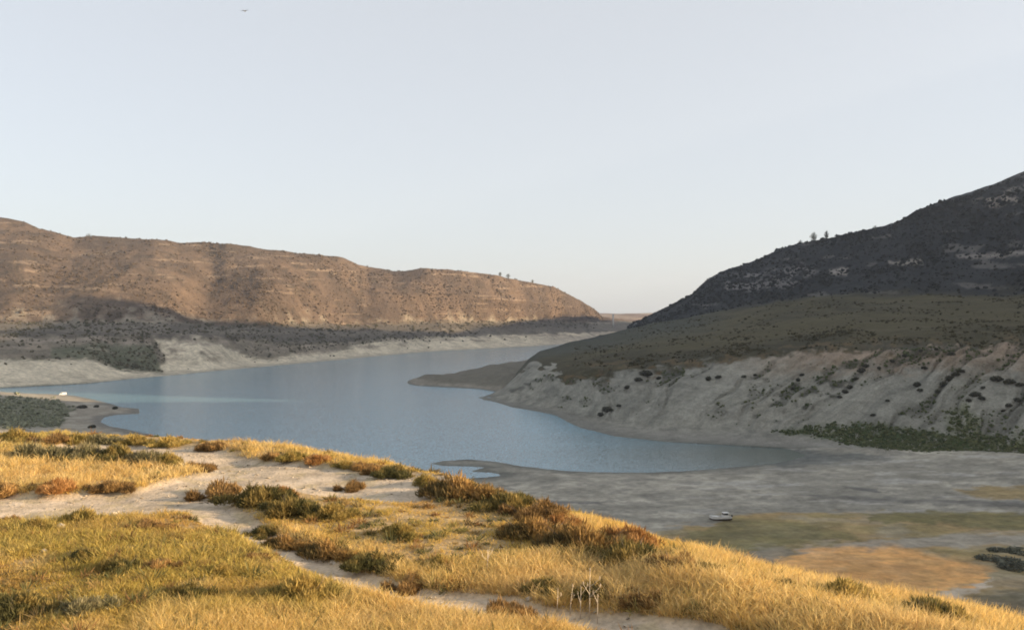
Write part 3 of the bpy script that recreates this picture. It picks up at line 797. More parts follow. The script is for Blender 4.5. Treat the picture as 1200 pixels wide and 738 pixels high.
gx, gy, ht, tint = gx[thin], gy[thin], ht[thin], tint[thin]
nb = (rng.integers(14, 34, len(gx))).astype(int)
# low herbs and seedlings between the grass
def herb_mesh():
    r = np.random.default_rng(77)
    n = 7500
    px = r.uniform(-90, 1290, n); D = 1 / (1 / 9.5 * (1 - (u := r.uniform(size=n))) + 1 / 44 * u)
    x = (px - HX) / F * D; y = D
    ok = (-signed(RIM, x, y) < 2) & (track_mask(x, y) < .3) & (fbm(x / 2.2, y / 3, 731, 4) + r.normal(0, .2, n) > -.12)
    x, y = x[ok], y[ok]; n = len(x); z = ground_z(x, y)
    R_ = r.gamma(4, .036, n).clip(.05, .30); m = 64
    d = r.normal(size=(n, m, 3)); d[..., 2] = np.abs(d[..., 2]); d /= np.linalg.norm(d, axis=-1)[..., None]
    base = np.stack([x, y, z - .02], -1)[:, None] + d * np.array([.35, .35, .1]) * R_[:, None, None]
    tip = base + (d + r.normal(size=d.shape) * .3) * np.array([.8, .8, .85]) * (R_[:, None] * r.uniform(.5, 1.1, (n, m)))[..., None]
    w = r.normal(size=d.shape); w /= np.linalg.norm(w, axis=-1)[..., None]; w *= (.0055 + .0004 * y)[:, None, None]
    mid = (base + tip) / 2
    V = np.stack([base, mid + w, tip, mid - w], 2).reshape(-1, 3)
    Q = (np.arange(n * m) * 4)[:, None] + np.arange(4)[None]
    pal = np.array([[.17, .155, .06], [.26, .22, .075], [.25, .145, .06], [.36, .25, .10], [.12, .12, .05], [.15, .11, .05]])
    C = pal[r.integers(0, len(pal), n)][:, None, :] * r.uniform(.7, 1.35, (n, m, 1))
    return mesh_from('herbs', V, Q, mat=M_GRASS, colr=np.repeat(C.reshape(-1, 1, 3), 4, 1), smooth_shade=False)


link('undergrowth', herb_mesh(), kind='stuff')
link('grass', grass_mesh('grass', gx, gy, ht, tint, nb, .09 + .16 * rng.uniform(size=len(gx)) ** 1.5 + .002 * gy, .006 + .00035 * gy, 21), kind='stuff')

# ================================================================== THINGS
def tube(path, rad, sides=6):
    """tapered tube along a list of points"""
    path = [Vector(p) for p in path]
    V = []; Q = []
    for i, p in enumerate(path):
        d = (path[min(i + 1, len(path) - 1)] - path[max(i - 1, 0)]).normalized()
        a = d.orthogonal().normalized(); b = d.cross(a)
        for k in range(sides):
            t = 2 * math.pi * k / sides
            V.append(p + (a * math.cos(t) + b * math.sin(t)) * rad[i])
    for i in range(len(path) - 1):
        for k in range(sides):
            Q.append((i * sides + k, i * sides + (k + 1) % sides, (i + 1) * sides + (k + 1) % sides, (i + 1) * sides + k))
    T = []
    n = len(V); V.append(path[-1] + (path[-1] - path[-2]).normalized() * rad[-1]); V.append(path[0])
    for k in range(sides):
        T.append(((len(path) - 1) * sides + k, (len(path) - 1) * sides + (k + 1) % sides, n)); T.append(((k + 1) % sides, k, n + 1))
    return [tuple(v) for v in V], Q, T


def join(parts):
    V = []; Q = []; T = []
    for v, q, t in parts:
        o = len(V); V += list(v); Q += [tuple(i + o for i in f) for f in q]; T += [tuple(i + o for i in f) for f in t]
    return V, Q, T


def box(x0, x1, y0, y1, z0, z1, top=None):
    """box, or a tapered one when top = (x0, x1, y0, y1) is given"""
    a0, a1, b0, b1 = top or (x0, x1, y0, y1)
    V = [(x0, y0, z0), (x1, y0, z0), (x1, y1, z0), (x0, y1, z0), (a0, b0, z1), (a1, b0, z1), (a1, b1, z1), (a0, b1, z1)]
    return V, [(0, 3, 2, 1), (4, 5, 6, 7), (0, 1, 5, 4), (1, 2, 6, 5), (2, 3, 7, 6), (3, 0, 4, 7)], []


def solid(name, parts, mat, parent=None, bevel=0, smooth_shade=False):
    V, Q, T = join(parts)
    me = mesh_from(name, np.array(V), np.array(Q) if Q else None, np.array(T) if T else None, mat=mat, smooth_shade=smooth_shade)
    o = link(name, me, parent)
    if bevel:
        b = o.modifiers.new('edge', 'BEVEL'); b.width = bevel; b.segments = 2; b.limit_method = 'ANGLE'
    return o


# ------------------------------------------------------------------ shrubs
def leaf_cloud(lobes, n, leaf, tints, seed, up=.3, fill=.55):
    """leaf sized faces spread through uneven lobes: (cx, cy, cz, rx, ry, rz)"""
    r = np.random.default_rng(seed)
    lobes = np.array(lobes, float)
    vol = (lobes[:, 3] * lobes[:, 4] * lobes[:, 5]) ** .7
    k = r.choice(len(lobes), n, p=vol / vol.sum())
    d = r.normal(size=(n, 3)); d /= np.linalg.norm(d, axis=1)[:, None]
    rad = r.uniform(fill ** 3, 1, n) ** (1 / 3)
    wob = 1 + .30 * fbm(d[:, 0] * 2.2 + k * 3.7, d[:, 1] * 2.2 + d[:, 2] * 2.7, seed, 3)
    c = lobes[k, :3] + d * (rad * wob)[:, None] * lobes[k, 3:]
    ok = c[:, 2] > .01
    c, d, k = c[ok], d[ok], k[ok]; n = len(c)
    nrm = d * .7 + r.normal(size=(n, 3)) * .6 + np.array([0, 0, up]); nrm /= np.linalg.norm(nrm, axis=1)[:, None]
    a = np.cross(nrm, r.normal(size=(n, 3))); a /= np.linalg.norm(a, axis=1)[:, None]; b = np.cross(nrm, a)
    L = leaf * r.uniform(.6, 1.5, n)[:, None]
    V = np.stack([c - a * L, c - b * L * .38, c + a * L, c + b * L * .38], 1)
    Q = (np.arange(n) * 4)[:, None] + np.arange(4)[None]
    w = smooth(fbm(c[:, 0] * 3 / lobes[:, 3].max(), c[:, 1] * 3 + c[:, 2] * 4, seed + 5, 3), -.4, .4)
    C = mix(tints[0], tints[1], w) * r.uniform(.65, 1.35, (n, 1))
    return V.reshape(-1, 3), Q, np.repeat(C[:, None], 4, 1)


def strand_cloud(lobes, n, L, tints, seed):
    """thin leafy strands that point out and up through uneven lobes, as on a dry bush"""
    r = np.random.default_rng(seed)
    lobes = np.array(lobes, float)
    k = r.integers(0, len(lobes), n)
    d = r.normal(size=(n, 3)); d[:, 2] = np.abs(d[:, 2]) * .9 - .15; d /= np.linalg.norm(d, axis=1)[:, None]
    rad = r.uniform(.15, 1, n) ** .5
    wob = 1 + .45 * fbm(d[:, 0] * 2.4 + k * 3.7, d[:, 1] * 2.4 + d[:, 2] * 2.7, seed, 3)
    c = lobes[k, :3] + d * (rad * wob)[:, None] * lobes[k, 3:]
    ok = c[:, 2] > -.03
    c, d, k = c[ok], d[ok], k[ok]; n = len(c)
    up = d * .8 + np.array([0, 0, .55]) + r.normal(size=(n, 3)) * .45; up /= np.linalg.norm(up, axis=1)[:, None]
    w = np.cross(up, r.normal(size=(n, 3))); w /= np.linalg.norm(w, axis=1)[:, None]
    ln = L * r.uniform(.5, 1.5, n)[:, None]; w = w * ln * r.uniform(.07, .16, n)[:, None]
    V = np.stack([c - up * ln * .5, c + w, c + up * ln * .8, c - w], 1)
    Q = (np.arange(n) * 4)[:, None] + np.arange(4)[None]
    t_ = smooth(fbm(c[:, 0] * 3, c[:, 1] * 3 + c[:, 2] * 4, seed + 5, 3), -.35, .35)
    C = mix(tints[0], tints[1], t_) * r.uniform(.6, 1.4, (n, 1))
    return V.reshape(-1, 3), Q, np.repeat(C[:, None], 4, 1)


def shrub_proto(kind, seed, tints, shape, n=6800, leaf=.10, stems=9):
    r = random.Random(seed)
    wx, wy, h = shape
    lobes = []
    for i in range(16):
        a = r.uniform(0, 6.28); q = r.uniform(0, 1) ** .7
        s = r.uniform(.16, .36)
        lobes.append((math.cos(a) * q * wx * .62, math.sin(a) * q * wy * .62, h * r.uniform(.1, .42) * (1.1 - .5 * q), wx * s, wy * s, h * r.uniform(.3, .6) * (1.15 - .5 * q)))
    V, Q, C = strand_cloud(lobes, n, leaf, tints, seed)
    fol = mesh_from('foliage', V, Q, mat=M_LEAF, colr=C, smooth_shade=False)
    parts = []
    for i in range(stems):
        a = r.uniform(0, 6.28); L = lobes[i % len(lobes)]
        p1 = (L[0] * .5, L[1] * .5, h * .25); p2 = (L[0] * 1.15 + r.uniform(-.1, .1) * wx, L[1] * 1.15, h * r.uniform(.6, 1.0))
        parts.append(tube([(math.cos(a) * .03, math.sin(a) * .03, -.1), p1, p2], [.014, .009, .003], 5))
    Vs, Qs, Ts = join(parts)
    st = mesh_from('stem', np.array(Vs), np.array(Qs), np.array(Ts), mat=M_BARK)
    return fol, st


DK = shrub_proto('dark', 31, ([.095, .09, .034], [.26, .195, .065]), (1.15, .95, .5))
OL = shrub_proto('olive', 32, ([.22, .18, .055], [.42, .31, .10]), (1.15, 1, .46))
BR = shrub_proto('brown', 33, ([.19, .12, .05], [.44, .28, .11]), (1.15, .95, .48))
GY = shrub_proto('grey', 34, ([.19, .175, .09], [.31, .27, .15]), (1.1, 1, .5))
RD = shrub_proto('red', 35, ([.34, .175, .06], [.48, .28, .11]), (1.2, .95, .55))
LONG = shrub_proto('long', 36, ([.11, .085, .034], [.36, .225, .08]), (1.6, .8, .46), n=6500)
KIND = dict(DK=DK, OL=OL, BR=BR, GY=GY, RD=RD, LONG=LONG)
ADJ = dict(DK='dark green', OL='olive', BR='brown', GY='grey green', RD='rust coloured', LONG='long dark')


def place_shrub(px, py, wpx, kind, label, group, hk=1.0, loc=None):
    """a shrub whose foot stands where that sight line meets the ground"""
    p = loc or hit(px, py)
    hk = {G1: 1.2, G2: 1.2, G3: 1.4}.get(group, hk)
    s = wpx / F * p.y / 1.25 * (1.35 if group == G1 and px > 880 else 1)
    fol, st = KIND[kind]
    t = empty('shrub', (p.x, p.y, p.z - .07 * s), rnd.uniform(0, 6.28) if kind != 'LONG' else rnd.uniform(-.5, .1), label, 'shrub', group, (s, s, s * hk * rnd.uniform(.9, 1.1)))
    link('foliage', fol, t); link('stem', st, t)
    return t


G1 = 'shrubs along the crest of the knoll'
G2 = 'shrubs beside the dirt tracks'
G3 = 'shrubs in the dry grass'
for a in [
    # the crest, from the left edge to the right end
    (18, 517, 42, 'OL', 'flat olive shrub on the knoll crest at the left picture edge', G1),
    (58, 518, 36, 'BR', 'brownish shrub on the crest below the grey green scrub of the spit', G1),
    (92, 519, 34, 'OL', 'olive shrub on the crest between brownish shrub and the far end of the track', G1),
    (122, 519, 32, 'GY', 'grey green shrub on the crest just left of the upper track end', G1),
    (158, 520, 30, 'OL', 'olive shrub on the crest behind the upper track where the water starts', G1),
    (196, 522, 34, 'OL', 'low olive shrub behind the upper track, below the tip of the spit', G1),
    (246, 526, 30, 'BR', 'small brown shrub on the grassy rim behind the upper track', G1),
    (322, 536, 24, 'BR', 'first of two small brown shrubs where the upper track bends', G1),
    (344, 538, 28, 'OL', 'small olive shrub beside a brown one where the upper track bends', G1),
    (372, 541, 24, 'RD', 'small rusty shrub on the rim behind the widest part of the track', G1),
    (404, 547, 24, 'OL', 'olive shrub on the rim just before the dark pair at the track end', G1),
    (432, 552, 36, 'BR', 'brown olive shrub, left one of the pair at the track end', G1),
    (464, 558, 42, 'DK', 'dark shrub, right one of the pair at the track end', G1),
    (499, 568, 32, 'OL', 'small round olive shrub where the track narrows out', G1),
    (541, 582, 66, 'LONG', 'broad dark shrub on the crest in front of the mud spit', G1),
    (590, 594, 56, 'DK', 'dark green shrub on the crest between two broad brown ones', G1),
    (622, 604, 60, 'BR', 'broad brown shrub on the crest, right of the dark green one', G1),
    (655, 618, 44, 'RD', 'rust coloured shrub on the crest above the long dark hedge of shrubs', G1),
    (632, 630, 62, 'LONG', 'low dark olive shrub in the second row, below the brown crest shrubs', G1),
    (690, 648, 84, 'LONG', 'largest dark brown shrub low on the right of the crest', G1),
    (742, 657, 76, 'DK', 'deep dark shrub right of the largest dark brown shrub', G1),
    (738, 640, 60, 'RD', 'rust coloured shrub behind the deep dark shrub on the crest', G1),
    (790, 666, 62, 'BR', 'brown shrub on the crest below the stranded white boat', G1),
    (826, 672, 40, 'DK', 'small dark shrub at the end of the dark row, below the boat', G1),
    (897, 688, 26, 'BR', 'small brown shrub alone on the golden rim, left of a darker pair', G1),
    (919, 692, 30, 'DK', 'dark shrub of the pair on the golden rim before the rusty flat', G1),
    (946, 694, 24, 'BR', 'little brown shrub right of the dark one on the golden rim', G1),
    (988, 706, 52, 'OL', 'wide olive shrub standing above the golden rim in front of the rusty flat', G1),
    (1032, 710, 26, 'BR', 'small brown shrub right of the wide olive one on the golden rim', G1),
    (1088, 730, 58, 'DK', 'dark green shrub at the low right end of the golden rim', G1),
    (1126, 735, 34, 'OL', 'olive shrub, last one at the right end of the golden rim', G1),
    # along the tracks
    (252, 582, 52, 'BR', 'brown shrub at the fork of the tracks throwing its shadow left', G2),
    (303, 588, 62, 'DK', 'dark green shrub just right of the brown shrub at the track fork', G2),
    (330, 582, 30, 'RD', 'rust coloured shrub behind the dark green one near the track fork', G2),
    (344, 600, 54, 'DK', 'dark shrub in the grass below the rust coloured one near the fork', G2),
    (386, 606, 44, 'OL', 'olive shrub in the grass below the wide end of the track', G2),
    (410, 574, 30, 'BR', 'tiny brown shrub at the lower edge of the wide track', G2),
    (306, 627, 34, 'DK', 'dark shrub on the right bank of the lower track, first after the fork', G2),
    (336, 642, 40, 'LONG', 'dark shrub on the bank halfway down the lower track', G2),
    (384, 652, 50, 'LONG', 'long dark shrub on the bank near where the lower track goes out of sight', G2),
    (436, 664, 54, 'DK', 'dark green bush where the lower track goes out of sight', G2),
    (640, 694, 44, 'DK', 'dark shrub beside the near track, behind the pale dead stalks', G2),
    (700, 697, 48, 'DK', 'dark shrub beside the near track, right of the pale dead stalks', G2),
    (752, 706, 50, 'BR', 'brown shaded shrub on the bank of the near track', G2),
    # in the grass
    (46, 536, 44, 'GY', 'grey green shrub behind the golden grass near the left edge', G3),
    (92, 537, 40, 'GY', 'grey green shrub behind the golden grass, second from the left edge', G3),
    (132, 538, 40, 'DK', 'dark shrub behind the golden grass, in the middle of the grey green row', G3),
    (168, 540, 34, 'GY', 'grey green shrub in front of the upper track', G3),
    (198, 545, 32, 'OL', 'olive shrub at the near edge of the upper track', G3),
    (236, 552, 34, 'BR', 'brown shrub on the tip of the golden grass tongue', G3),
    (14, 577, 40, 'BR', 'brown tuft of shrub at the left edge of the main track', G3),
    (68, 576, 36, 'RD', 'rusty shrub in the golden grass on the far side of the main track', G3),
    (116, 574, 28, 'BR', 'small brown shrub in the golden grass above the main track', G3),
    (143, 574, 32, 'BR', 'brown shrub beside a smaller one in the golden grass above the main track', G3),
    (12, 612, 24, 'BR', 'small brown shrub on the near side of the main track by the left edge', G3),
    (42, 620, 30, 'OL', 'olive shrub on the near side of the main track by the left edge', G3),
    (100, 611, 36, 'OL', 'olive shrub standing in the near verge of the main track', G3),
    (166, 619, 30, 'BR', 'brown shrub in the near verge just before the track fork', G3),
    (195, 621, 24, 'BR', 'smaller brown shrub in the near verge under the track fork', G3),
    (95, 656, 32, 'DK', 'small dark shrub in the olive grass, leftmost of three in a row', G3),
    (140, 668, 42, 'DK', 'dark green shrub in the olive grass, middle of three in a row', G3),
    (192, 666, 34, 'BR', 'dark brown shrub in the olive grass, rightmost of three in a row', G3),
    (22, 718, 62, 'DK', 'green bush in the bottom left corner', G3),
    (104, 716, 50, 'GY', 'grey green bush at the bottom edge, beside the pale straw', G3),
    (226, 700, 48, 'DK', 'green bush in the grass left of the hidden bend of the track', G3),
    (304, 656, 28, 'BR', 'little brown shrub below the lower track in golden grass', G3),
    (258, 672, 30, 'OL', 'little olive shrub in the grass below the lower track', G3),
    (350, 702, 62, 'OL', 'wide olive shrub in the near grass right of the green bush', G3),
    (476, 690, 46, 'BR', 'brown shrub in the near straw left of the dead stalks', G3),
    (516, 664, 34, 'OL', 'olive tuft of shrub on the slope above the near straw', G3),
    (470, 628, 40, 'OL', 'olive shrub in the middle of the grassy slope', G3),
    (600, 726, 52, 'BR', 'brown shrub at the bottom edge left of the near track', G3),
]:
    place_shrub(*a)

# ---- far shrubs, each too small to show more than its crown
FARV, FARQ, FARC = leaf_cloud([(0, 0, .45, .55, .5, .45), (.35, .1, .35, .4, .4, .35), (-.35, -.1, .3, .4, .4, .3)], 420, .13, ([.022, .026, .018], [.05, .052, .032]), 71)
FAR = mesh_from('shrub', FARV, FARQ, mat=M_LEAF, colr=FARC, smooth_shade=False)


GRYV, GRYQ, GRYC = leaf_cloud([(0, 0, .3, .7, .5, .3), (.45, .1, .25, .4, .4, .25), (-.4, -.1, .2, .4, .4, .2)], 700, .09, ([.085, .095, .07], [.16, .165, .12]), 72)
GRY = mesh_from('shrub', GRYV, GRYQ, mat=M_LEAF, colr=GRYC, smooth_shade=False)


def far_shrub(px, py, wpx, label, group, hk=1., me=None):
    p = hit(px, py)
    if p is None: return
    s = wpx / F * p.y / 1.3
    o = link('shrub', me or FAR, None, None, label, 'shrub', group, (p.x, p.y, p.z - .1 * s))
    o.rotation_euler = (0, 0, rnd.uniform(0, 6.28)); o.scale = (s, s, s * hk)
    return o


for px, py, w in [(757, 440, 14), (748, 446, 9), (772, 444, 7), (735, 455, 8), (712, 482, 13), (704, 487, 9), (725, 476, 6), (830, 445, 9), (842, 443, 8), (872, 442, 6), (885, 440, 5), (935, 446, 7), (930, 456, 6), (940, 440, 6),
                  (1010, 436, 11), (1015, 430, 8), (1003, 445, 7), (996, 455, 9), (990, 460, 8), (984, 466, 6), (1030, 432, 6), (1045, 424, 7), (1075, 452, 10), (1078, 458, 7), (1083, 432, 7), (1105, 452, 12), (1112, 446, 13),
                  (1120, 440, 9), (1126, 436, 8), (1098, 460, 8), (1143, 464, 12), (1150, 468, 9), (1135, 470, 7), (1182, 476, 8), (1192, 470, 9), (1176, 482, 6), (1152, 455, 6), (1060, 418, 6), (1080, 412, 6), (1097, 410, 6), (1115, 416, 8), (1168, 446, 13), (1183, 449, 12), (1195, 452, 9), (1023, 487, 6), (1040, 470, 5)]:
    far_shrub(px, py, w, 'dark shrub rooted in the bare slope of the eroded bank', 'dark shrubs on the eroded bank', .8)
far_shrub(108, 501, 11, 'dark shrub on the pale shore just behind the crest, nearest the eye', 'shrubs on the shore of the spit', .6)
far_shrub(135, 479, 8, 'small dark shrub on the pale shore near the thin tip of the spit', 'shrubs on the shore of the spit', .7)
far_shrub(113, 477, 7, 'small dark shrub on the shore in the middle of the spit', 'shrubs on the shore of the spit', .7)
far_shrub(96, 478, 14, 'wide low shrub on the shore at the edge of the grey green scrub', 'shrubs on the shore of the spit', .5)
for px, py, w, l in [(1185, 662, 44, 'largest dark grey shrub on the mud flat at the right edge'), (1160, 655, 30, 'dark grey shrub on the mud flat left of the largest one'),
                     (1198, 648, 36, 'dark grey shrub on the mud flat behind the largest one'), (1170, 645, 22, 'small grey shrub at the back of the thicket on the mud flat')]:
    far_shrub(px, py, w, l, 'thicket on the mud flat', .6, GRY)


# ------------------------------------------------------------------ trees
def tree(px, py, hpx, wpx, label, group, tints, seed, trunk=.25):
    p = hit(px, py)
    while p is None or p.y > 2600:
        py += .5; p = hit(px, py)
    h = hpx / F * p.y; w = wpx / F * p.y
    r = random.Random(seed)
    t = empty('tree', (p.x, p.y, p.z - .1 * h), 0, label, 'tree', group)
    h *= 1.1
    parts = [tube([(0, 0, 0), (w * .03, 0, h * .3), (0, w * .04, h * .75)], [h * .03, h * .022, h * .008], 7)]
    lobes = []
    for i in range(9):
        z = trunk + (1 - trunk) * (.12 + .76 * i / 8); a = i * 2.4; env = math.sin(math.pi * (.16 + .72 * i / 8)) ** .8
        lobes.append((math.cos(a) * w * .22 * env, math.sin(a) * w * .22 * env, h * z, w * .3 * env + .05 * w, w * .3 * env + .05 * w, h * .13))
        parts.append(tube([(0, 0, h * (z - .12)), (math.cos(a) * w * .3 * env, math.sin(a) * w * .3 * env, h * z)], [h * .010, h * .004], 5))
    V, Q, T = join(parts)
    link('trunk', mesh_from('trunk', np.array(V), np.array(Q), np.array(T), mat=M_BARK), t)
    V, Q, C = leaf_cloud(lobes, 900, h * .035, tints, seed)
    link('crown', mesh_from('crown', V, Q, mat=M_LEAF, colr=C, smooth_shade=False), t)
    return t


DARKT = ([.020, .026, .015], [.045, .05, .028]); OLIVT = ([.06, .065, .03], [.11, .105, .05])
GR = 'trees on the ridge of the dark hill'
tree(953.5, 283.5, 11.5, 9, 'round olive tree standing against the sky on the dark ridge', GR, OLIVT, 5, .2)
tree(968.5, 281, 11, 5.5, 'narrow dark tree against the sky, right of the round olive one', GR, DARKT, 6, .06)
tree(1026, 270, 6, 7, 'small dark tree on the ridge, where the dark hill steepens', GR, DARKT, 7, .1)
tree(938, 286, 5, 5, 'tiny dark tree on the ridge left of the olive tree', GR, DARKT, 8, .1)
GL = 'trees on the skyline of the sunlit hills'
tree(586, 324, 5.5, 4, 'left one of two small trees side by side on the sunlit skyline', GL, OLIVT, 9, .15)
tree(595.5, 325, 6, 6, 'right and rounder of two small trees side by side on the sunlit skyline', GL, OLIVT, 10, .15)
tree(624, 331, 4, 4, 'tiny tree on the skyline right of the pair, before the hill falls', GL, OLIVT, 12, .15)
tree(104, 277, 3.5, 7, 'low tree on the sunlit skyline above the left part of the hills', GL, OLIVT, 13, .1)

# ------------------------------------------------------------------ dead stalks in the near grass
def stalk(px, py, hpx, label, forks, seed):
    r = random.Random(seed); p = hit(px, py); h = hpx / F * p.y
    t = empty('dead_stalk', (p.x, p.y, p.z - .02), r.uniform(0, 6.28), label, 'dead stalk', 'dead stalks by the near track')
    lx, ly = r.uniform(-.12, .12) * h, r.uniform(-.1, .1) * h
    top = (lx, ly, h)
    parts = [tube([(0, 0, 0), (lx * .3, ly * .4, h * .5), top], [.009, .007, .004], 6)]
    tips = [top]
    for i in range(forks):
        z = h * r.uniform(.45, .8); a = r.uniform(0, 6.28); e = (lx * .6 + math.cos(a) * h * .22, ly * .6 + math.sin(a) * h * .22, z + h * r.uniform(.18, .3))
        parts.append(tube([(lx * .35 * z / h, ly * .4, z - .01), e], [.006, .003], 5)); tips.append(e)
    solid('stem', parts, M_STALK, t, smooth_shade=True)
    for e in tips:
        V, Q, C = leaf_cloud([(0, 0, .03, .011, .011, .045)], 50, .009, ([.55, .46, .34], [.66, .58, .46]), seed)
        o = link('seed_head', mesh_from('seed_head', V, Q, mat=M_LEAF, colr=C, smooth_shade=False), t); o.location = (e[0], e[1], e[2] - .02)


stalk(691, 724, 56, 'tallest pale dead stalk, forked, standing before the near track', 3, 1)
stalk(668, 720, 36, 'straight pale dead stalk left of the tallest forked one', 1, 2)
stalk(653, 716, 26, 'short dead stalk, leftmost of those before the near track', 1, 3)
stalk(680, 724, 38, 'thin dead stalk close beside the tallest forked one', 2, 4)
stalk(700, 730, 34, 'dead stalk just right of the tallest forked one', 1, 5)
stalk(571, 672, 28, 'single pale stalk with open seed heads on the slope of olive grass', 4, 6)

# ------------------------------------------------------------------ stones
def stone(px, py, wpx, label, seed):
    p = hit(px, py); s = wpx / F * p.y / 2
    r = np.random.default_rng(seed)
    d = ICOV; k = 1 + .35 * fbm(d[:, 0] * 1.7 + seed, d[:, 1] * 1.7 + d[:, 2] * 2.1, seed, 3)
    V = d * k[:, None] * np.array([s, s * .8, s * .6]); V[:, 2] += s * .3
    link('stone', mesh_from('stone', V, None, ICOT, mat=M_STONE, smooth_shade=False), None, None, label, 'stone', 'pale stones by the main track', tuple(p))


M_STONE = mat_plain('pale_limestone', (.42, .37, .29), .9, 0, .25, 9., .2)
stone(72, 618, 12, 'pale stone in the verge of the main track below an olive shrub', 1)
stone(52, 646, 8, 'pale stone standing in the olive grass near the left edge', 2)
stone(122, 606, 10, 'flat pale stone at the near edge of the main track', 3)
stone(620, 702, 9, 'pale stone at the edge of the near track, left of the dead stalks', 4)

# ------------------------------------------------------------------ stranded white boat on the mud
M_GEL = mat_plain('white_boat_paint', (.60, .59, .56), .4, 0, .08, 2.)
M_DARKHULL = mat_plain('dark_antifouling', (.06, .045, .04), .7, 0, .2, 2.)
M_GLASS = mat_plain('tinted_glass', (.03, .035, .04), .1, 0, .05, 2.)
M_WOOD = mat_plain('boat_timber', (.30, .19, .10), .6, 0, .25, 5.)
M_STEEL = mat_plain('galvanised_metal', (.45, .46, .46), .35, .8, .1, 5.)
M_RUBBER = mat_plain('black_rubber', (.02, .02, .02), .8, 0, .1, 5.)
p = hit(844, 609)
boat = empty('boat', (p.x, p.y, p.z), R(184), 'small white motorboat with a cabin, stranded on the dry mud flat', 'boat')
st = [(-3.0, 1.02, .62, 1.02), (-1.5, 1.12, .55, 1.02), (0, 1.12, .52, 1.06), (1.4, .95, .5, 1.15), (2.4, .55, .52, 1.28), (3.1, .06, .75, 1.42)]
def hull_rows(fn, close=True):
    V = []; Q = []
    for x, w, zc, zd in st: V += fn(x, w, zc, zd)
    m = len(V) // len(st)
    for i in range(len(st) - 1):
        for k in range(m - 1): Q.append((i * m + k, i * m + k + 1, (i + 1) * m + k + 1, (i + 1) * m + k))
    if close: Q.append(tuple(range(m))[:4]) if m == 4 else None
    return V, Q, []
keel = lambda x, w, zc, zd: [(x, -w * .9, zc), (x, -w * .55, .12 + .2 * max(0, x - 1.8)), (x, w * .55, .12 + .2 * max(0, x - 1.8)), (x, w * .9, zc)]
side = lambda s: (lambda x, w, zc, zd: [(x, s * w * .9, zc), (x, s * w, zd), (x, s * (w - .07 * min(1, w)), zd), (x, s * (w - .1 * min(1, w)), zc + .02)])
solid('keel', [hull_rows(keel)], M_DARKHULL, boat)
tr = ([(-3.0, -.92, .62), (-3.0, .92, .62), (-3.0, 1.02, 1.02), (-3.0, -1.02, 1.02), (-2.92, -.92, .62), (-2.92, .92, .62), (-2.92, 1.02, 1.02), (-2.92, -1.02, 1.02)], [(0, 3, 2, 1), (4, 5, 6, 7), (3, 7, 6, 2), (0, 1, 5, 4)], [])
solid('hull', [hull_rows(side(1), False), hull_rows(side(-1), False), tr], M_GEL, boat)
solid('deck', [([(.6, -.98, 1.08), (.6, .98, 1.08), (1.4, .86, 1.14), (2.4, .49, 1.27), (3.02, .05, 1.4), (2.4, -.49, 1.27), (1.4, -.86, 1.14)], [(0, 1, 2, 6), (6, 2, 3, 5)], [(5, 3, 4)]), box(-2.9, .6, -.95, .95, .60, .64)], M_GEL, boat)
cab = solid('cabin', [box(-2.2, -.5, -.78, .78, .66, 1.5, (-2.1, -.62, -.74, .74))], M_GEL, boat, .03)
for yy in (-.775, .745): solid('window', [box(-2.0, -.85, yy, yy + .03, 1.5, 2.0, (-1.95, -1.0, yy, yy + .03))], M_GLASS, cab)
solid('window', [box(-.68, -.65, -.65, .65, 1.52, 2.0, (-.9, -.87, -.6, .6))], M_GLASS, cab)
for sx, sy in ((-2.1, -.74), (-2.1, .70), (-.80, -.74), (-.80, .70)): solid('roof_post', [box(sx, sx + .06, sy, sy + .05, 1.48, 2.06)], M_GEL, cab)
solid('roof', [box(-2.3, -.6, -.86, .86, 2.05, 2.12)], M_GEL, cab, .02)
solid('railing', [tube([(.8, .9, 1.55), (1.6, .8, 1.62), (2.5, .42, 1.74), (3.0, 0, 1.82), (2.5, -.42, 1.74), (1.6, -.8, 1.62), (.8, -.9, 1.55)], [.02] * 7)] +
      [tube([(a, b, 1.1), (a, b, c)], [.016, .016]) for a, b, c in ((.8, .9, 1.55), (1.6, .8, 1.62), (2.5, .42, 1.74), (2.5, -.42, 1.74), (1.6, -.8, 1.62), (.8, -.9, 1.55))], M_STEEL, boat, smooth_shade=True)
solid('outboard_motor', [box(-3.5, -3.05, -.2, .2, .95, 1.45, (-3.42, -3.1, -.15, .15)), box(-3.3, -3.14, -.06, .06, .15, .95), box(-3.45, -3.05, -.03, .03, .12, .3)], M_RUBBER, boat, .03)
solid('mast', [tube([(-2.0, 0, 2.1), (-2.0, 0, 3.1)], [.03, .018])], M_STEEL, boat, smooth_shade=True)

